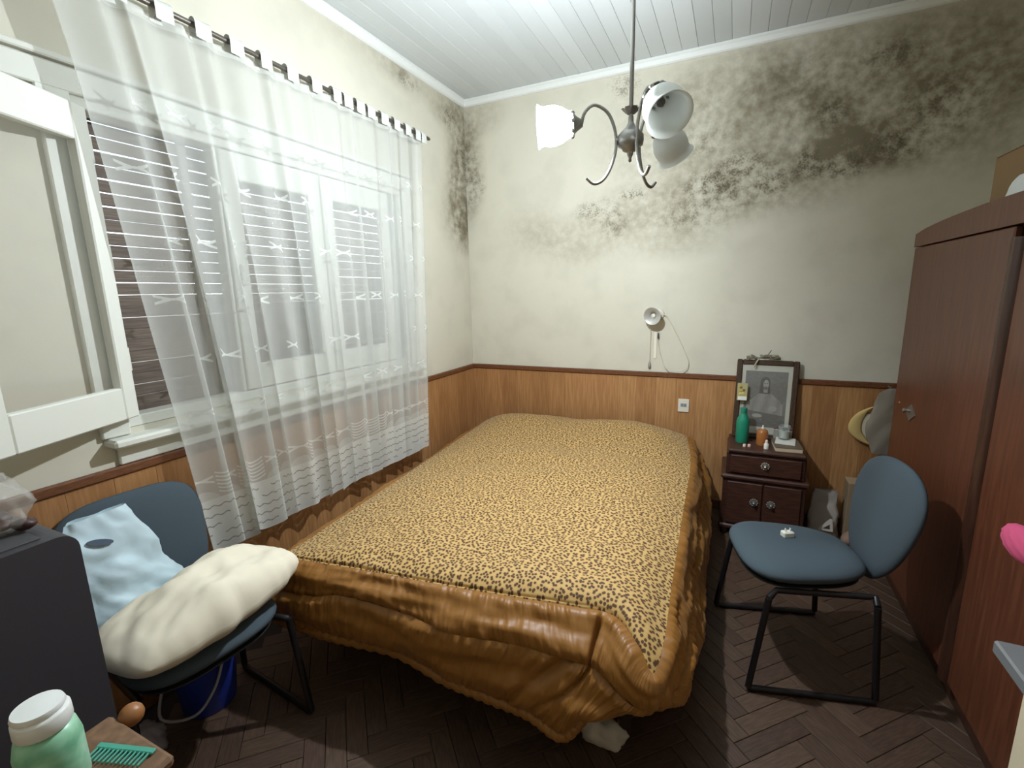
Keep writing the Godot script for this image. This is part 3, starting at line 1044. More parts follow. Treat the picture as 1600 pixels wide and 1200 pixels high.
	part(MB.new().box(Vector3(0, 0.055, 0), Vector3(0.058, 0.11, 0.0015), 0.0), "card_sheet", mat(c8(176, 166, 120), 0.7), cd)
	part(MB.new().box(Vector3(0.002, 0.014, 0.0015), Vector3(0.05, 0.024, 0.001), 0.0), "white_strip", mat(c8(230, 230, 220), 0.6), cd)
	for k in 6:
		part(MB.new().lathe([Vector2(0.009, 0), Vector2(0.006, 0.002), Vector2(0, 0.0024)], 7, Transform3D(Basis(Vector3.RIGHT, PI / 2), Vector3(rng.randf_range(-0.02, 0.02), rng.randf_range(0.04, 0.095), 0.0008))), "printed_flower", mat([c8(190, 160, 60), c8(120, 110, 50), c8(214, 196, 120)][k % 3], 0.7), cd)
	# bottles
	var gb := thing("green_bottle", "green plastic bottle with narrow neck on the nightstand before the picture", "bottle", Vector3(2.022, ty, 0.195))
	part(MB.new().lathe([Vector2(0, 0), Vector2(0.034, 0), Vector2(0.037, 0.006), Vector2(0.037, 0.13), Vector2(0.034, 0.15), Vector2(0.020, 0.178), Vector2(0.0185, 0.185), Vector2(0, 0.186)], 24), "body", mat(c8(34, 138, 108), 0.35), gb)
	part(MB.new().lathe([Vector2(0, 0.185), Vector2(0.0195, 0.186), Vector2(0.0195, 0.214), Vector2(0.018, 0.218), Vector2(0, 0.218)], 20), "cap", mat(c8(30, 124, 100), 0.4), gb)
	var ab := thing("amber_bottle", "amber bottle with a thin white dropper tip on the nightstand", "bottle", Vector3(2.132, ty, 0.215))
	part(MB.new().lathe([Vector2(0, 0), Vector2(0.030, 0), Vector2(0.032, 0.005), Vector2(0.032, 0.075), Vector2(0.027, 0.092), Vector2(0.012, 0.1), Vector2(0, 0.101)], 22), "body", mat(c8(168, 106, 56), 0.25), ab)
	part(MB.new().lathe([Vector2(0, 0.1), Vector2(0.008, 0.1), Vector2(0.008, 0.108), Vector2(0.005, 0.112), Vector2(0.004, 0.122), Vector2(0, 0.123)], 12), "dropper_tip", M.white_plastic, ab)
	var wb := thing("eye_drops", "tiny white dropper bottle in front of the amber bottle", "bottle", Vector3(2.152, ty, 0.292))
	part(MB.new().lathe([Vector2(0, 0), Vector2(0.013, 0), Vector2(0.013, 0.03), Vector2(0.009, 0.034), Vector2(0, 0.034)], 14), "body", M.white_plastic, wb)
	part(MB.new().lathe([Vector2(0, 0.033), Vector2(0.008, 0.034), Vector2(0.0075, 0.05), Vector2(0.004, 0.055), Vector2(0, 0.056)], 12), "cap", mat(c8(232, 208, 196), 0.4), wb)
	single(MB.new().lathe([Vector2(0, 0), Vector2(0.009, 0), Vector2(0.009, 0.012), Vector2(0.007, 0.015), Vector2(0, 0.015)], 12), "bottle_cap", mat(c8(230, 196, 178), 0.4), "left one of two tiny pale pink caps on the nightstand", "cap", Vector3(2.036, ty, 0.29), 0.0, "caps on the nightstand")
	single(MB.new().lathe([Vector2(0, 0), Vector2(0.009, 0), Vector2(0.009, 0.012), Vector2(0.007, 0.015), Vector2(0, 0.015)], 12), "bottle_cap", mat(c8(224, 186, 170), 0.4), "right one of two tiny pale pink caps on the nightstand", "cap", Vector3(2.062, ty, 0.285), 0.0, "caps on the nightstand")
	# books, papers, tumbler
	var b1 := thing("book", "thick closed book with pale page edges at the nightstand's right front", "book", Vector3(2.262, ty, 0.235), 0.06)
	part(MB.new().box(Vector3(0, 0.014, 0), Vector3(0.138, 0.022, 0.185), 0.001), "pages", mat(c8(206, 188, 160), 0.9), b1)
	part(MB.new().box(Vector3(0, 0.0015, 0), Vector3(0.144, 0.003, 0.19), 0.0008), "back_cover", mat(c8(96, 80, 66), 0.6), b1)
	part(MB.new().box(Vector3(0, 0.0265, 0), Vector3(0.144, 0.003, 0.19), 0.0008), "front_cover", mat(c8(104, 88, 74), 0.6), b1)
	single(MB.new().box(Vector3(0, 0.0025, 0), Vector3(0.105, 0.005, 0.14), 0.001), "leaflet", mat(c8(214, 214, 204), 0.8), "white folded leaflet lying on the book under the tumbler", "paper", Vector3(2.258, ty + 0.0285, 0.20), -0.12)
	var gl := thing("tumbler", "short clear glass tumbler with white contents standing on the leaflet", "glass", Vector3(2.250, ty + 0.0338, 0.165))
	part(MB.new().lathe([Vector2(0, 0), Vector2(0.026, 0), Vector2(0.030, 0.004), Vector2(0.034, 0.085), Vector2(0.0325, 0.085), Vector2(0.028, 0.010), Vector2(0, 0.008)], 22), "glass_wall", alpha_mat(c8(200, 210, 205), 0.22, 0.1), gl)
	part(MB.new().lathe([Vector2(0, 0.010), Vector2(0.027, 0.010), Vector2(0.030, 0.052), Vector2(0, 0.054)], 20), "contents", mat(c8(214, 214, 206), 0.8), gl)
	part(lump(Vector3(0.018, 0.009, 0.016), 0.3, 140, 40.0, 0.0, 14), "dark_lump", mat(c8(70, 62, 56), 0.8), gl, Vector3(0, 0.062, 0))
	var rs := thing("rosary", "small dark red bead rosary heap beside the tumbler before the picture", "rosary", Vector3(2.248, ty + 0.0, 0.125))
	for k in 11:
		part(MB.new().ball(Vector3(-0.045 + k * 0.009, 0.085 + 0.006 * sin(k * 1.3), -0.004 * cos(k * 2.0)), Vector3.ONE * 0.0065, 8), "bead", mat(c8(112, 56, 56), 0.5), rs)
	part(MB.new().box(Vector3(0.0, 0.039, 0.0), Vector3(0.10, 0.078, 0.010), 0.002), "stand", mat(c8(150, 148, 138), 0.7), rs)

func print_mat() -> StandardMaterial3D:
	# grey print: a half-length robed figure before a plain ground
	var W := 180
	var H := 270
	var im := Image.create(W, H, false, Image.FORMAT_RGB8)
	var f := noise(0.05, 60)
	for y in H:
		for x in W:
			var u := (x + 0.5) / W - 0.5
			var v := (y + 0.5) / H
			var g := 0.42 + 0.05 * f.get_noise_2d(x, y)
			# robe
			var half := 0.10 + 0.33 * clampf((v - 0.36) / 0.22, 0.0, 1.0)
			if v > 0.36 and absf(u - 0.0) < half:
				g = 0.54 + 0.07 * sin(u * 22.0 + v * 7.0) * 0.5 + 0.04 * f.get_noise_2d(x * 2.0, y * 0.6)
			if v > 0.74 + 0.08 * u:
				g = 0.36 + 0.05 * f.get_noise_2d(x, y)
			# sleeves and hands
			if Vector2((u - 0.20) / 0.10, (v - 0.66) / 0.05).length() < 1.0 or Vector2((u + 0.16) / 0.12, (v - 0.80) / 0.035).length() < 1.0:
				g = 0.62
			# hair
			if Vector2((u + 0.02) / 0.115, (v - 0.20) / 0.10).length() < 1.0 or (v > 0.18 and v < 0.40 and absf(u + 0.02) < 0.10 + 0.16 * (v - 0.18)):
				g = 0.26 + 0.03 * f.get_noise_2d(x * 3.0, y * 0.5)
			# face and neck
			if Vector2((u + 0.0) / 0.065, (v - 0.235) / 0.085).length() < 1.0:
				g = 0.60
			if v > 0.31 and v < 0.38 and absf(u - 0.0) < 0.05:
				g = 0.56
			# beard, brows
			if Vector2((u - 0.0) / 0.05, (v - 0.30) / 0.03).length() < 1.0:
				g = 0.38
			if absf(v - 0.215) < 0.006 and absf(absf(u) - 0.028) < 0.018:
				g = 0.34
			im.set_pixel(x, y, Color(g, g * 0.99, g * 0.94))
	var m := mat(Color.WHITE, 0.6)
	m.albedo_texture = ImageTexture.create_from_image(im)
	m.texture_repeat = false
	return m

# ------------------------------------------------------------------ chairs
func cushion(w: float, d: float, h: float, taper: float, pow_: float) -> MB:
	# padded superellipse lying in xz; taper narrows it towards -x
	var pts := PackedVector3Array()
	var rows := 13
	var segs := 48
	for r in rows:
		var a := -PI / 2 + PI * r / (rows - 1)
		var ring := pow(cos(a), 0.45) if cos(a) > 0.001 else 0.0
		for k in segs + 1:
			var an := TAU * (k % segs) / segs
			var cx := signf(cos(an)) * pow(absf(cos(an)), 2.0 / pow_)
			var cz := signf(sin(an)) * pow(absf(sin(an)), 2.0 / pow_)
			var x := cx * d / 2 * ring
			var z := cz * w / 2 * ring * (1.0 - taper * (0.5 - 0.5 * cx))
			pts.append(Vector3(x, sin(a) * h / 2, z))
	var mb := MB.new()
	mb.grid(pts, rows, segs + 1, PackedVector2Array(), true, true)
	return mb

# an office visitor chair that faces +x; seat centre above the origin
func make_chair(label: String, at: Vector3, turn: float, oval: bool) -> Node3D:
	var c := thing("visitor_chair", label, "chair", at, turn, "blue visitor chairs")
	var hw := 0.245
	part(cushion(0.48, 0.45, 0.08, 0.26, 3.0), "seat", M.chair_blue, c, Vector3(0, 0.452, 0))
	part(cushion(0.44, 0.42, 0.02, 0.26, 3.0), "seat_pan", M.shell_black, c, Vector3(0, 0.412, 0))
	var bk := cushion(0.49, 0.48, 0.06, 0.42, 2.3) if oval else cushion(0.46, 0.42, 0.06, 0.1, 3.4)
	var b := part(bk, "backrest", M.chair_blue, c, Vector3(-0.295, 0.612 if oval else 0.645, 0))
	b.rotation.z = PI / 2 + 0.17
	var sh := part(cushion(0.30, 0.30, 0.03, 0.3, 2.6), "backrest_shell", M.shell_black, c, Vector3(-0.323, 0.615, 0))
	sh.rotation.z = PI / 2 + 0.17
	for s in [-1, 1]:
		var z: float = s * hw
		var path := []
		var ctrl := [Vector3(-0.20, 0.40, z * 0.80), Vector3(-0.19, 0.385, z * 0.95), Vector3(-0.215, 0.012, z), Vector3(-0.20, 0.012, z), Vector3(0.20, 0.012, z), Vector3(0.215, 0.016, z), Vector3(0.165, 0.385, z * 0.95), Vector3(0.13, 0.40, z * 0.82), Vector3(-0.18, 0.40, z * 0.80)]
		for q in ctrl:
			path.append(q)
		part(MB.new().tube([path[1], path[2] + Vector3(0, 0.012, 0)], 0.0115, 10), "rear_leg", M.black_tube, c)
		part(MB.new().tube([path[2], path[3], path[4], path[5]], 0.0115, 10), "runner", M.black_tube, c)
		part(MB.new().tube([path[5], path[6]], 0.0115, 10), "front_leg", M.black_tube, c)
		part(MB.new().tube([path[6], path[7], path[8], path[0], path[1]], 0.0115, 10), "seat_rail", M.black_tube, c)
	part(MB.new().tube(spline([Vector3(-0.10, 0.398, 0), Vector3(-0.24, 0.395, 0), Vector3(-0.305, 0.44, 0), Vector3(-0.335, 0.53, 0), Vector3(-0.345, 0.64, 0)], 5), 0.014, 10), "back_support", M.black_tube, c)
	return c

func chairs() -> void:
	make_chair("blue grey upholstered chair with oval backrest between the bed and the wardrobe", Vector3(2.205, 0, 1.31), PI + deg_to_rad(15.0), true)
	make_chair("blue grey upholstered chair under the window, loaded with bag and pillow", Vector3(0.37, 0, 2.57), deg_to_rad(-6.0), false)
	var ad := thing("plug_adapter", "small white plug adapter lying on the seat of the right hand chair", "adapter", Vector3(2.182, 0.4895, 1.27), 0.5)
	part(MB.new().box(Vector3(0, 0.012, 0), Vector3(0.045, 0.024, 0.03), 0.004), "housing", M.white_plastic, ad)
	for s in [-1, 1]:
		part(MB.new().box(Vector3(s * 0.01, 0.030, 0), Vector3(0.003, 0.014, 0.008), 0.0006), "prong", M.white_plastic, ad)

# ------------------------------------------------------------------ chandelier
func chandelier() -> void:
	var base := Vector3(1.551, 2.043, 1.499)
	var c := thing("chandelier", "old metal ceiling lamp with three scrolled arms and frosted tulip shades, left one lit", "ceiling lamp", base)
	part(MB.new().tube([Vector3(0, 0.03, 0), Vector3(0, ROOM_Y - base.y - 0.02, 0)], 0.0075, 10), "down_rod", M.metal, c)
	part(MB.new().lathe([Vector2(0.0, 0.83), Vector2(0.012, 0.815), Vector2(0.05, 0.84), Vector2(0.055, 0.862), Vector2(0, 0.863)], 20), "ceiling_rose", M.metal, c)
	part(MB.new().lathe([Vector2(0, -0.085), Vector2(0.006, -0.08), Vector2(0.005, -0.07), Vector2(0.010, -0.06), Vector2(0.012, -0.05), Vector2(0.026, -0.045), Vector2(0.032, -0.034), Vector2(0.044, -0.028), Vector2(0.047, -0.012), Vector2(0.046, 0.006), Vector2(0.034, 0.020), Vector2(0.018, 0.034), Vector2(0.010, 0.05), Vector2(0.009, 0.07), Vector2(0, 0.075)], 28), "body", M.metal, c)
	# leafy cup above the body
	var cup := MB.new()
	for k in 7:
		var a := TAU * k / 7
		var xf := Transform3D(Basis(Vector3.UP, -a), Vector3(0, 0.075, 0))
		var lp := PackedVector3Array()
		for r in 5:
			var f := r / 4.0
			for j in 3:
				lp.append(xf * Vector3(0.008 + 0.030 * f + 0.004 * sin(f * 5), 0.02 * f + 0.006 * sin(f * PI), (j - 1) * 0.012 * sin(0.5 + 2.0 * f)))
		cup.grid(lp, 5, 3)
	part(cup, "leaf_cup", M.metal, c)
	var left := Vector3(-0.905, 0, 0.425)
	var glass := alpha_mat(c8(226, 230, 224), 0.85, 0.6, 0.6)
	var prof := []
	for q in [[0.0205, 0.0], [0.030, 0.006], [0.044, 0.022], [0.058, 0.045], [0.0655, 0.070], [0.0655, 0.092], [0.0625, 0.108], [0.066, 0.122], [0.073, 0.130]]:
		prof.append(Vector2(q[0], q[1]))
	var inner := []
	for k in prof.size():
		var q: Vector2 = prof[prof.size() - 1 - k]
		inner.append(Vector2(q.x - 0.0025, q.y))
	for k in 3:
		var az: float = [PI, deg_to_rad(-80.0), deg_to_rad(38.0)][k]  # from camera-right, counted away from the camera
		var right := -left
		var away := Vector3(-0.425, 0, -0.905)
		var d := right * cos(az) + away * sin(az)
		var arm := []
		var tip := Vector2(0.172, 0.082) if k > 0 else Vector2(0.178, 0.046)
		for q in [[tip.x, tip.y], [0.160, 0.105] if k > 0 else [0.166, 0.086], [0.125, 0.112] if k > 0 else [0.132, 0.110], [0.085, 0.085], [0.058, 0.03], [0.052, -0.03], [0.066, -0.09], [0.095, -0.14], [0.130, -0.155], [0.158, -0.135]]:
			arm.append(d * q[0] + Vector3(0, q[1], 0))
		part(MB.new().tube(spline(arm, 5), 0.0058, 10), "arm", M.metal, c)
		part(MB.new().tube([d * 0.040 + Vector3(0, -0.008, 0), d * 0.056 + Vector3(0, -0.008, 0)], 0.008, 8), "arm_joint", M.metal, c)
		var ax := (d * 0.72 + Vector3(0, -0.70, 0)).normalized() if k > 0 else (d * 0.998 + Vector3(0, -0.06, 0)).normalized()
		var side := ax.cross(Vector3.UP).normalized()
		var xf := Transform3D(Basis(side, ax, side.cross(ax)), d * tip.x + Vector3(0, tip.y + 0.004, 0))
		part(MB.new().lathe([Vector2(0.0, -0.006), Vector2(0.012, -0.004), Vector2(0.018, 0.006), Vector2(0.026, 0.018), Vector2(0.036, 0.028), Vector2(0.046, 0.034), Vector2(0.044, 0.036), Vector2(0.034, 0.031), Vector2(0.0, 0.026)], 20, xf), "leaf_holder", M.brass if k == 2 else M.metal, c)
		var leaves := MB.new()
		for j in 8:
			var an := TAU * j / 8
			leaves.ball(xf * Vector3(cos(an) * 0.040, 0.036, sin(an) * 0.040), Vector3(0.010, 0.008, 0.010), 8)
		part(leaves, "holder_leaves", M.brass if k == 2 else M.metal, c)
		var tx := xf * Transform3D(Basis(), Vector3(0, 0.026, 0))
		if k == 0:
			var lit := alpha_mat(c8(245, 250, 255), 0.7, 0.5)
			lit.emission_enabled = true
			lit.emission = Color(0.93, 0.97, 1.0)
			lit.emission_energy_multiplier = 5.0
			part(MB.new().lathe(prof + inner, 28, tx), "lit_lamp_shade", lit, c)
			var glow := mat(Color(1, 1, 1), 0.5)
			glow.emission_enabled = true
			glow.emission = Color(0.95, 0.98, 1.0)
			glow.emission_energy_multiplier = 30.0
			part(MB.new().ball(tx * Vector3(0, 0.058, 0), Vector3.ONE * 0.028, 18), "light_bulb", glow, c)
			var l := OmniLight3D.new()
			l.name = "lamp_light"
			c.add_child(l)
			l.position = tx * Vector3(0, 0.058, 0)
			l.light_color = Color(0.93, 0.97, 1.0)
			l.light_energy = 2.6
			l.light_size = 0.022
			l.omni_range = 12.0
			l.omni_attenuation = 2.0
			l.shadow_enabled = true
		else:
			part(MB.new().lathe(prof + inner, 28, tx), "lamp_shade", glass, c)
			part(MB.new().tube([tx * Vector3(0, 0.0, 0), tx * Vector3(0, 0.05, 0)], 0.014, 12), "bulb_socket", mat(c8(88, 84, 78), 0.5), c)

# ------------------------------------------------------------------ things on the walls
func wall_things() -> void:
	var s := thing("wall_socket", "cream double electrical socket on the wood panelling beside the nightstand", "socket", Vector3(1.655, 0.715, 0.0125))
	part(MB.new().box(Vector3(0, 0, 0.004), Vector3(0.072, 0.092, 0.009), 0.003), "cover_plate", mat(c8(222, 216, 200), 0.4), s)
	part(MB.new().box(Vector3(0, 0.004, 0.0095), Vector3(0.040, 0.024, 0.003), 0.001), "outlet", mat(c8(150, 160, 164), 0.5), s)
	for x in [-0.009, 0.009]:
		part(MB.new().box(Vector3(x, 0.004, 0.0115), Vector3(0.004, 0.011, 0.001), 0.0), "slot", mat(c8(40, 44, 48), 0.6), s)
	var w := thing("wall_lamp", "small round silver reflector lamp on the wall above the bed", "wall lamp", Vector3(1.452, 1.335, 0))
	var tilt := Basis(Vector3(1, 0, 0), PI / 2 + 0.12) * Basis(Vector3(0, 0, 1), 0.22)
	part(MB.new().lathe([Vector2(0, 0), Vector2(0.038, 0), Vector2(0.036, 0.012), Vector2(0.014, 0.02), Vector2(0.012, 0.05), Vector2(0, 0.05)], 20, Transform3D(Basis(Vector3(1, 0, 0), PI / 2), Vector3(0.015, 0.0, 0.0))), "wall_mount", mat(c8(206, 200, 186), 0.5), w)
	part(MB.new().lathe([Vector2(0.0, 0.0), Vector2(0.022, 0.0), Vector2(0.032, 0.012), Vector2(0.050, 0.04), Vector2(0.060, 0.062), Vector2(0.058, 0.064), Vector2(0.052, 0.060), Vector2(0.028, 0.046), Vector2(0.024, 0.022), Vector2(0, 0.018)], 28, Transform3D(tilt, Vector3(0.0, 0.0, 0.042))), "reflector", mat(c8(196, 194, 186), 0.42, 0.35), w)
	part(MB.new().lathe([Vector2(0, 0), Vector2(0.012, 0.0), Vector2(0.012, 0.014), Vector2(0.0, 0.016)], 14, Transform3D(tilt, Vector3(0.0, 0.0, 0.042) + tilt * Vector3(0, 0.024, 0))), "lamp_holder", mat(c8(224, 220, 208), 0.5), w)
	part(MB.new().box(Vector3(0.0, -0.21, 0.006), Vector3(0.018, 0.18, 0.003), 0.0), "tape_strip", mat(c8(232, 226, 208), 0.8), w)
	var cord := [Vector3(0.045, 0.0, 0.02), Vector3(0.075, -0.02, 0.014), Vector3(0.13, -0.12, 0.010), Vector3(0.18, -0.22, 0.010), Vector3(0.22, -0.32, 0.012), Vector3(0.205, -0.365, 0.028), Vector3(0.15, -0.385, 0.030), Vector3(0.085, -0.37, 0.030), Vector3(0.045, -0.30, 0.012), Vector3(0.02, -0.20, 0.010), Vector3(0.016, -0.13, 0.010)]
	part(MB.new().tube(spline(cord, 6), 0.0028, 6), "power_cord", mat(c8(206, 198, 178), 0.6), w)
	part(MB.new().tube([Vector3(0.018, -0.125, 0.010), Vector3(0.019, -0.165, 0.010)], 0.004, 8, 0.007), "cord_plug", mat(c8(78, 74, 68), 0.6), w)
	part(MB.new().tube([Vector3(-0.032, -0.04, 0.03), Vector3(-0.034, -0.33, 0.012)], 0.0018, 6), "pull_string", mat(c8(214, 208, 192), 0.7), w)
	part(MB.new().lathe([Vector2(0, -0.05), Vector2(0.008, -0.045), Vector2(0.010, -0.03), Vector2(0.007, -0.008), Vector2(0.003, 0.0), Vector2(0, 0.001)], 12, Transform3D(Basis(), Vector3(-0.034, -0.325, 0.012))), "string_pendant", mat(c8(150, 146, 134), 0.5), w)
	# bag and cloth hung on the wall beside the wardrobe
	var hb := thing("hanging_bag", "greyish plastic bag hanging on the panelling between nightstand and wardrobe", "bag", Vector3(2.765, 0.52, 0.085))
	var hp := PackedVector3Array()
	var hn := noise(9.0, 150)
	var rws := 14
	for r in rws:
		var f := r / float(rws - 1)
		var wd := lerpf(0.055, 0.11, pow(f, 0.7)) * (1.0 - 0.5 * clampf((f - 0.62) / 0.38, 0.0, 1.0)) * (0.25 if r == 0 else 1.0)
		for k in 25:
			var a := TAU * (k % 24) / 24
			var p := Vector3(cos(a) * wd, 0.40 - 0.39 * f, sin(a) * (0.012 + 0.030 * f * (1.2 - f)))
			hp.append(p * 1.0 + Vector3(hn.get_noise_3dv(p) * 0.02, 0, hn.get_noise_3dv(p * 1.4) * 0.012))
	part(MB.new().grid(hp, rws, 25, PackedVector2Array(), true, true), "bag_sack", alpha_mat(c8(150, 140, 126), 0.85, 0.5), hb)
	part(MB.new().tube([Vector3(0, 0.385, 0), Vector3(0.0, 0.40, -0.01), Vector3(0, 0.40, -0.075)], 0.005, 8), "hook", M.metal, hb)
	var cp := thing("cloth_cap", "pale yellow cloth cap hanging against the wood panelling by the wardrobe", "cap", Vector3(2.648, 0.56, 0.03))
	var brim := []
	for q in [[0.045, 0.235], [0.005, 0.20], [-0.022, 0.14], [-0.018, 0.08], [0.02, 0.035], [0.07, 0.005]]:
		brim.append(Vector3(q[0], q[1], 0.02))
	var bp := PackedVector3Array()
	var bsn := spline(brim, 5)
	for k in bsn.size():
		var f := k / float(bsn.size() - 1)
		for j in 9:
			var a := TAU * (j % 8) / 8
			var wdt := 0.030 * sin(PI * clampf(f * 0.9 + 0.1, 0, 1)) + 0.004
			bp.append(bsn[k] + Vector3(cos(a) * wdt, cos(a) * wdt * 0.25, sin(a) * 0.012))
	part(MB.new().grid(bp, bsn.size(), 9, PackedVector2Array(), false, true), "brim", mat(c8(206, 178, 116), 0.9), cp)
	part(lump(Vector3(0.05, 0.085, 0.016), 0.12, 160, 12.0, 0.0, 24), "crown", mat(c8(196, 186, 164), 0.9), cp, Vector3(0.048, 0.12, 0.010))

# ------------------------------------------------------------------ left foreground
func left_things() -> void:
	# cream pillow across the seat
	var pw := thing("cream_pillow", "soft cream pillow lying along the seat of the chair under the window", "pillow", Vector3(0.468, 0.4925, 2.55), deg_to_rad(6.0))
	var nf := noise(3.4, 170, FastNoiseLite.TYPE_SIMPLEX_SMOOTH, 3)
	var pil := MB.new()
	for face in [1.0, -1.0]:
		var pts := PackedVector3Array()
		for r in 61:
			var v := r / 30.0 - 1.0
			for k in 41:
				var u := k / 20.0 - 1.0
				var uu := sin(u * PI / 2)
				var vv := sin(v * PI / 2)
				var hgt := sqrt(maxf(0.0, (1.0 - pow(absf(uu), 3.5)) * (1.0 - pow(absf(vv), 5.0))))
				var p := Vector3(uu * 0.155 * (1.0 - 0.16 * pow(vv, 4.0)), 0.0, vv * 0.29 * (1.0 - 0.10 * pow(uu, 4.0)))
				p.x += 0.016 * nf.get_noise_2d(p.z * 2.0, 3.0) - 0.02 * vv * vv
				var w := nf.get_noise_2d(p.x * 1.6 + 4.0, p.z * 1.1)
				p.y = 0.068 + face * hgt * (0.084 if face > 0 else 0.064) + (0.030 * w * hgt if face > 0 else 0.0)
				p.y += 0.02 * cos(vv * 2.6) * hgt * (1.0 if face > 0 else 0.0) - 0.003
				pts.append(p)
		pil.grid(pts, 61, 41, PackedVector2Array(), face < 0)
	part(pil, "pillow_case", mat(c8(230, 220, 198), 0.95), pw)
	# light blue plastic bag standing against the backrest
	var pb := thing("plastic_bag", "pale blue plastic carrier bag leaning on the chair's backrest under the window", "bag", Vector3(0.235, 0.4935, 2.645))
	var bp := PackedVector3Array()
	var bn := noise(7.0, 180, FastNoiseLite.TYPE_SIMPLEX_SMOOTH, 3)
	var bc := noise(9.0, 181, FastNoiseLite.TYPE_CELLULAR, 1)
	var rows := 30
	var segs := 60
	for r in rows:
		var f := r / float(rows - 1)
		var yy := 0.37 * f
		var wz := lerpf(0.185, 0.085, pow(f, 1.2)) * (1.0 if f > 0.02 else 0.75)
		var wx := lerpf(0.078, 0.014, pow(f, 0.75))
		for k in segs + 1:
			var an := TAU * (k % segs) / segs
			var p := Vector3(cos(an) * wx - 0.05 * f, yy, sin(an) * wz + 0.045 * f)
			var d := bn.get_noise_3dv(p) * 0.035 + bc.get_noise_3dv(p) * 0.018
			p += Vector3(cos(an) * d, d * 0.4, sin(an) * d) * (1.0 - 0.4 * f)
			p.y = maxf(p.y, 0.002)
			bp.append(p)
	var bagm := mat(c8(196, 216, 224), 0.5)
	bagm.backlight_enabled = true
	bagm.backlight = Color(0.3, 0.34, 0.36)
	part(MB.new().grid(bp, rows, segs + 1, PackedVector2Array(), true, true), "bag_sack", bagm, pb)
	# dark die-cut handle hole in the sheet
	var hole := PackedVector2Array()
	for k in 16:
		var an := TAU * k / 16
		hole.append(Vector2(cos(an) * 0.034, sin(an) * 0.010))
	var hx := Transform3D(Basis(Vector3(0.10, -0.35, -0.93).normalized(), Vector3(-0.35, 0.86, -0.36).normalized(), Vector3(0.93, 0.36, -0.03).normalized()).orthonormalized(), Vector3(-0.012, 0.292, 0.055))
	part(MB.new().prism(hole, 0.004, hx), "handle_hole", mat(c8(72, 84, 100), 0.8), pb)

	# charcoal box at the left edge
	var bx := thing("charcoal_box", "tall charcoal box with rounded corners standing at the left edge by the chair", "box", Vector3(0.51, 0, 3.105))
	var face := PackedVector2Array([Vector2(-0.2, 0), Vector2(0.2, 0)])
	for c in [[0.2 - 0.035, 0.0], [-0.2 + 0.035, PI / 2]]:
		for j in 7:
			var an: float = c[1] + j / 6.0 * PI / 2
			face.append(Vector2(c[0] + cos(an) * 0.035, 1.02 - 0.035 + sin(an) * 0.035))
	part(MB.new().prism(face, 0.322, Transform3D(Basis(Vector3(0, 0, 1), Vector3(0, 1, 0), Vector3(1, 0, 0)), Vector3(-0.161, 0, 0))), "casing", mat(c8(56, 54, 60), 0.5), bx)
	part(MB.new().box(Vector3(0, 1.0215, 0), Vector3(0.27, 0.004, 0.30), 0.001), "top_mat", mat(c8(70, 68, 70), 0.7), bx)

	# clear bag with dark odds and ends on the box
	var cb := thing("clear_bag", "clear plastic bag holding dark odds and ends on top of the charcoal box", "bag", Vector3(0.52, 1.0245, 3.0))
	part(lump(Vector3(0.10, 0.075, 0.085), 0.22, 190, 12.0, 0.25, 40), "film", alpha_mat(c8(214, 210, 204), 0.28, 0.3), cb, Vector3(0, 0.0575, 0))
	for k in 6:
		part(lump(Vector3(0.022, 0.013, 0.02), 0.3, 200 + k, 25.0, 0.0, 14), "dark_piece", mat([c8(60, 34, 30), c8(90, 66, 60), c8(42, 34, 36)][k % 3], 0.5), cb, Vector3(rng.randf_range(-0.05, 0.06), 0.016 + 0.012 * (k % 2), rng.randf_range(-0.05, 0.04)))
	part(MB.new().box(Vector3(-0.01, 0.085, -0.02), Vector3(0.008, 0.06, 0.035), 0.002), "white_label", mat(c8(228, 226, 218), 0.6), cb)

	# blue bucket under the chair
	var bk := thing("blue_bucket", "dark blue plastic bucket on the floor under the chair by the window", "bucket", Vector3(0.20, 0.0, 2.46))
	part(MB.new().lathe([Vector2(0, 0), Vector2(0.085, 0), Vector2(0.088, 0.004), Vector2(0.108, 0.205), Vector2(0.114, 0.207), Vector2(0.114, 0.217), Vector2(0.106, 0.218), Vector2(0.086, 0.012), Vector2(0, 0.010)], 32), "pail", mat(c8(36, 56, 150), 0.4), bk)
	part(MB.new().tube(spline([Vector3(0.112, 0.205, 0.0), Vector3(0.13, 0.14, 0.05), Vector3(0.12, 0.09, 0.12), Vector3(0.0, 0.07, 0.165), Vector3(-0.09, 0.12, 0.10)], 6), 0.005, 8), "handle", mat(c8(168, 164, 170), 0.5), bk)
	# clear bag lying by the bucket
	single(lump(Vector3(0.075, 0.045, 0.05), 0.3, 210, 14.0, 0.3, 32), "film_bag", alpha_mat(c8(196, 190, 200), 0.45, 0.3), "crumpled clear plastic bag on the floor in front of the blue bucket", "bag", Vector3(0.20, 0.0325, 2.665))

	# narrow wooden stand in the foreground with bottle and comb
	var tb := thing("wooden_stand", "narrow brown wooden stand with a round knob in the bottom left foreground", "stand", Vector3(1.078, 0, 3.20))
	var tw := wood(c8(104, 76, 54), c8(130, 98, 72), Vector3(3, 9, 3), 0.6, 91)
	part(MB.new().box(Vector3(0, 0.79, 0), Vector3(0.185, 0.02, 0.35), 0.008), "top", tw, tb)
	for x in [-0.075, 0.075]:
		for z in [-0.15, 0.15]:
			part(MB.new().box(Vector3(x, 0.39, z), Vector3(0.025, 0.78, 0.025), 0.004), "leg", tw, tb)
	part(MB.new().box(Vector3(0, 0.25, 0), Vector3(0.16, 0.012, 0.31), 0.004), "shelf", tw, tb)
	part(MB.new().ball(Vector3(-0.065, 0.792, -0.192), Vector3.ONE * 0.019, 16), "round_knob", mat(c8(150, 98, 56), 0.4), tb)
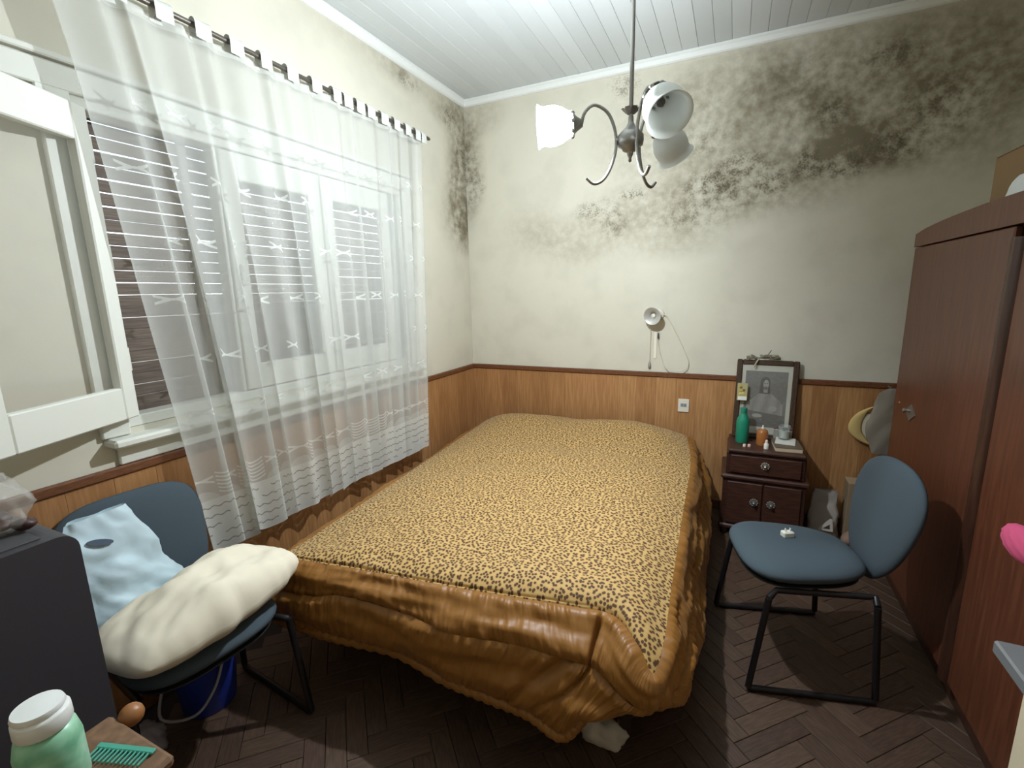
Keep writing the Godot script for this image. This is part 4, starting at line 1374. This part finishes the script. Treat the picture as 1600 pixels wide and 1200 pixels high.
	part(MB.new().tube([Vector3(-0.065, 0.79, -0.172), Vector3(-0.065, 0.79, -0.185)], 0.006, 8), "knob_pin", tw, tb)
	var bo := thing("green_jar", "milky green plastic bottle with a white flip cap in the bottom left foreground", "bottle", Vector3(1.062, 0.8005, 3.125), 0.6)
	var gm := mat(c8(196, 226, 208), 0.35)
	gm.subsurf_scatter_enabled = true
	gm.subsurf_scatter_strength = 0.3
	gm.albedo_texture = noise_tex(noise(0.008, 95), [[0.3, c8(150, 200, 176)], [0.55, c8(200, 236, 214)], [0.75, c8(240, 255, 244)]], 256, 256)
	gm.uv1_triplanar = true
	gm.uv1_scale = Vector3.ONE * 6.0
	part(MB.new().lathe([Vector2(0, 0), Vector2(0.034, 0), Vector2(0.038, 0.006), Vector2(0.038, 0.075), Vector2(0.034, 0.095), Vector2(0.026, 0.104), Vector2(0, 0.105)], 28), "body", gm, bo)
	part(MB.new().lathe([Vector2(0, 0.104), Vector2(0.031, 0.104), Vector2(0.0325, 0.107), Vector2(0.032, 0.126), Vector2(0.029, 0.130), Vector2(0, 0.130)], 28), "cap", mat(c8(226, 226, 222), 0.4), bo)
	part(MB.new().lathe([Vector2(0, 0.129), Vector2(0.028, 0.129), Vector2(0.030, 0.133), Vector2(0.028, 0.139), Vector2(0, 0.141)], 28, Transform3D(Basis(), Vector3(-0.002, 0, 0))), "flip_lid", mat(c8(234, 236, 234), 0.35), bo)
	var cm := thing("comb", "turquoise plastic comb lying on the wooden stand beside the green bottle", "comb", Vector3(1.094, 0.8005, 3.062), deg_to_rad(18.0))
	var cmm := mat(c8(70, 160, 140), 0.4)
	part(MB.new().box(Vector3(0, 0.003, -0.010), Vector3(0.10, 0.005, 0.010), 0.0015), "spine", cmm, cm)
	for k in 13:
		part(MB.new().box(Vector3(-0.046 + k * 0.0075, 0.003, 0.004), Vector3(0.0028, 0.004, 0.022), 0.0008), "tooth", cmm, cm)

# ------------------------------------------------------------------ right side and floor things
func right_things() -> void:
	# cream cabinet with a grey top
	var k := thing("cream_cabinet", "cream painted low cabinet with a grey worktop at the bottom right edge", "cabinet", Vector3(2.82, 0, 2.58))
	part(MB.new().box(Vector3(0, 0.365, 0), Vector3(0.62, 0.73, 0.82), 0.004), "body", mat(c8(214, 200, 172), 0.6), k)
	part(MB.new().box(Vector3(-0.015, 0.745, 0), Vector3(0.68, 0.030, 0.88), 0.004), "worktop", mat(c8(112, 114, 116), 0.4), k)
	# pink crochet pouch on the wardrobe
	var pk := thing("crochet_pouch", "bright pink crocheted pouch hanging on the wardrobe front at the right edge", "pouch", Vector3(2.648, 0.78, 1.78))
	var pp := PackedVector3Array()
	for r in 18:
		var a := -PI / 2 + PI * r / 17.0
		for j in 33:
			var an := TAU * (j % 32) / 32
			var b := 1.0 + 0.09 * sin(r * 1.9) * cos(an * 8.0)
			pp.append(Vector3(cos(a) * cos(an) * 0.030 * b, 0.045 + sin(a) * 0.045, cos(a) * sin(an) * 0.085 * b))
	part(MB.new().grid(pp, 18, 33, PackedVector2Array(), true, true), "pouch_body", mat(c8(196, 78, 116), 0.95), pk)
	part(MB.new().tube([Vector3(0, 0.08, 0.0), Vector3(0.012, 0.14, 0.0), Vector3(0.034, 0.145, 0.0)], 0.004, 8), "loop", mat(c8(196, 66, 110), 0.95), pk)
	# cardboard box and white bag on the wardrobe
	var bx := thing("cardboard_box", "brown cardboard box on top of the wardrobe", "box", Vector3(2.96, 1.6905, 0.98), 0.0)
	var cd := mat(c8(136, 110, 78), 0.9)
	part(MB.new().box(Vector3(0, 0.14, 0), Vector3(0.28, 0.28, 0.42), 0.003), "carton", cd, bx)
	part(MB.new().box(Vector3(0, 0.2815, 0.105), Vector3(0.28, 0.003, 0.205), 0.0005), "flap", cd, bx)
	part(MB.new().box(Vector3(0, 0.2815, -0.105), Vector3(0.28, 0.003, 0.205), 0.0005), "flap", cd, bx)
	single(lump(Vector3(0.034, 0.085, 0.095), 0.16, 230, 11.0, 0.12, 32), "white_bag", mat(c8(216, 220, 218), 0.5), "crumpled white plastic bag on the wardrobe in front of the cardboard box", "bag", Vector3(2.768, 1.766, 1.165))
	# beside the nightstand
	var cr := thing("carrier_bag", "grey plastic carrier bag with a triangle mark standing beside the nightstand", "bag", Vector3(2.495, 0.0, 0.14))
	var sack := PackedVector3Array()
	var sn := noise(9.0, 240, FastNoiseLite.TYPE_SIMPLEX_SMOOTH, 3)
	for r in 18:
		var f := r / 17.0
		for j in 41:
			var an := TAU * (j % 40) / 40
			var cx := signf(cos(an)) * pow(absf(cos(an)), 0.6)
			var cz := signf(sin(an)) * pow(absf(sin(an)), 0.6)
			var p := Vector3(cx * lerpf(0.085, 0.062, f), 0.29 * f, cz * lerpf(0.07, 0.012, pow(f, 0.8)))
			p.x += 0.018 * sn.get_noise_3dv(p)
			p.z += 0.014 * sn.get_noise_3dv(p + Vector3(5, 0, 0))
			sack.append(p)
	part(MB.new().grid(sack, 18, 41, PackedVector2Array(), true, true), "bag_sack", mat(c8(176, 166, 156), 0.55), cr)
	var triangle := PackedVector2Array([Vector2(-0.036, 0), Vector2(0.036, 0), Vector2(0.030, 0.075), Vector2(0.016, 0.075), Vector2(-0.036, 0.014)])
	part(MB.new().prism(triangle, 0.003, Transform3D(Basis(Vector3.RIGHT, -0.16), Vector3(0.012, 0.055, 0.072))), "printed_mark", mat(c8(206, 198, 186), 0.6), cr)
	part(MB.new().prism(PackedVector2Array([Vector2(-0.018, 0.014), Vector2(0.018, 0.014), Vector2(0.016, 0.042)]), 0.003, Transform3D(Basis(Vector3.RIGHT, -0.16), Vector3(0.014, 0.055, 0.0742))), "dark_mark", mat(c8(70, 58, 52), 0.7), cr)
	var ct := thing("small_carton", "pale brown carton standing against the panelling behind the right chair", "box", Vector3(2.665, 0.0, 0.11))
	part(MB.new().box(Vector3(0, 0.175, 0), Vector3(0.12, 0.35, 0.11), 0.003), "carton", mat(c8(150, 128, 100), 0.9), ct)
	part(MB.new().box(Vector3(0, 0.352, 0), Vector3(0.124, 0.006, 0.114), 0.001), "lid", mat(c8(164, 142, 112), 0.9), ct)
	part(MB.new().box(Vector3(0, 0.30, 0.0558), Vector3(0.07, 0.008, 0.001), 0.0), "slot", mat(c8(60, 48, 40), 0.9), ct)
	# old shoe and a lid on the floor
	var sh := thing("old_slipper", "worn brown slipper on the floor between the nightstand and the right chair", "slipper", Vector3(2.60, 0.0, 0.27), 0.9)
	part(cushion(0.085, 0.23, 0.018, 0.25, 2.4), "sole", mat(c8(84, 66, 56), 0.8), sh, Vector3(0, 0.009, 0))
	part(lump(Vector3(0.065, 0.042, 0.043), 0.1, 250, 10.0, 0.3, 28), "upper", mat(c8(150, 122, 104), 0.9), sh, Vector3(0.045, 0.04, 0))
	single(MB.new().lathe([Vector2(0, 0.0), Vector2(0.05, 0), Vector2(0.052, 0.006), Vector2(0.046, 0.011), Vector2(0.030, 0.009), Vector2(0, 0.010)], 28), "jar_lid", mat(c8(186, 178, 164), 0.5), "pale round lid lying flat on the floor behind the right chair", "lid", Vector3(2.69, 0.0, 0.30))
	# sheet corner and plastic bag below the foot of the bed
	var shc := thing("bed_sheet", "brown satin sheet corner hanging below the comforter at the bed's foot corner", "sheet", Vector3(1.66, 0.06, 1.97))
	var q := PackedVector3Array()
	for r in 12:
		var f := r / 11.0
		for j in 25:
			var u := j / 24.0
			q.append(Vector3(lerpf(-0.075, 0.075, u) * lerpf(1.15, 0.75, f), 0.26 - 0.245 * f + 0.02 * sin(u * 9.0) * f, 0.05 * sin(u * PI) + 0.016 * sin(u * 14.0 + f) * f - 0.03))
	part(MB.new().grid(q, 12, 25, PackedVector2Array(), true), "sheet_fold", mat(c8(150, 98, 40), 0.45), shc)
	single(lump(Vector3(0.085, 0.05, 0.05), 0.30, 260, 13.0, 0.4, 36), "crumpled_bag", alpha_mat(c8(214, 206, 192), 0.75, 0.5), "crumpled whitish plastic bag on the floor under the bed's foot corner", "bag", Vector3(1.60, 0.031, 2.02))
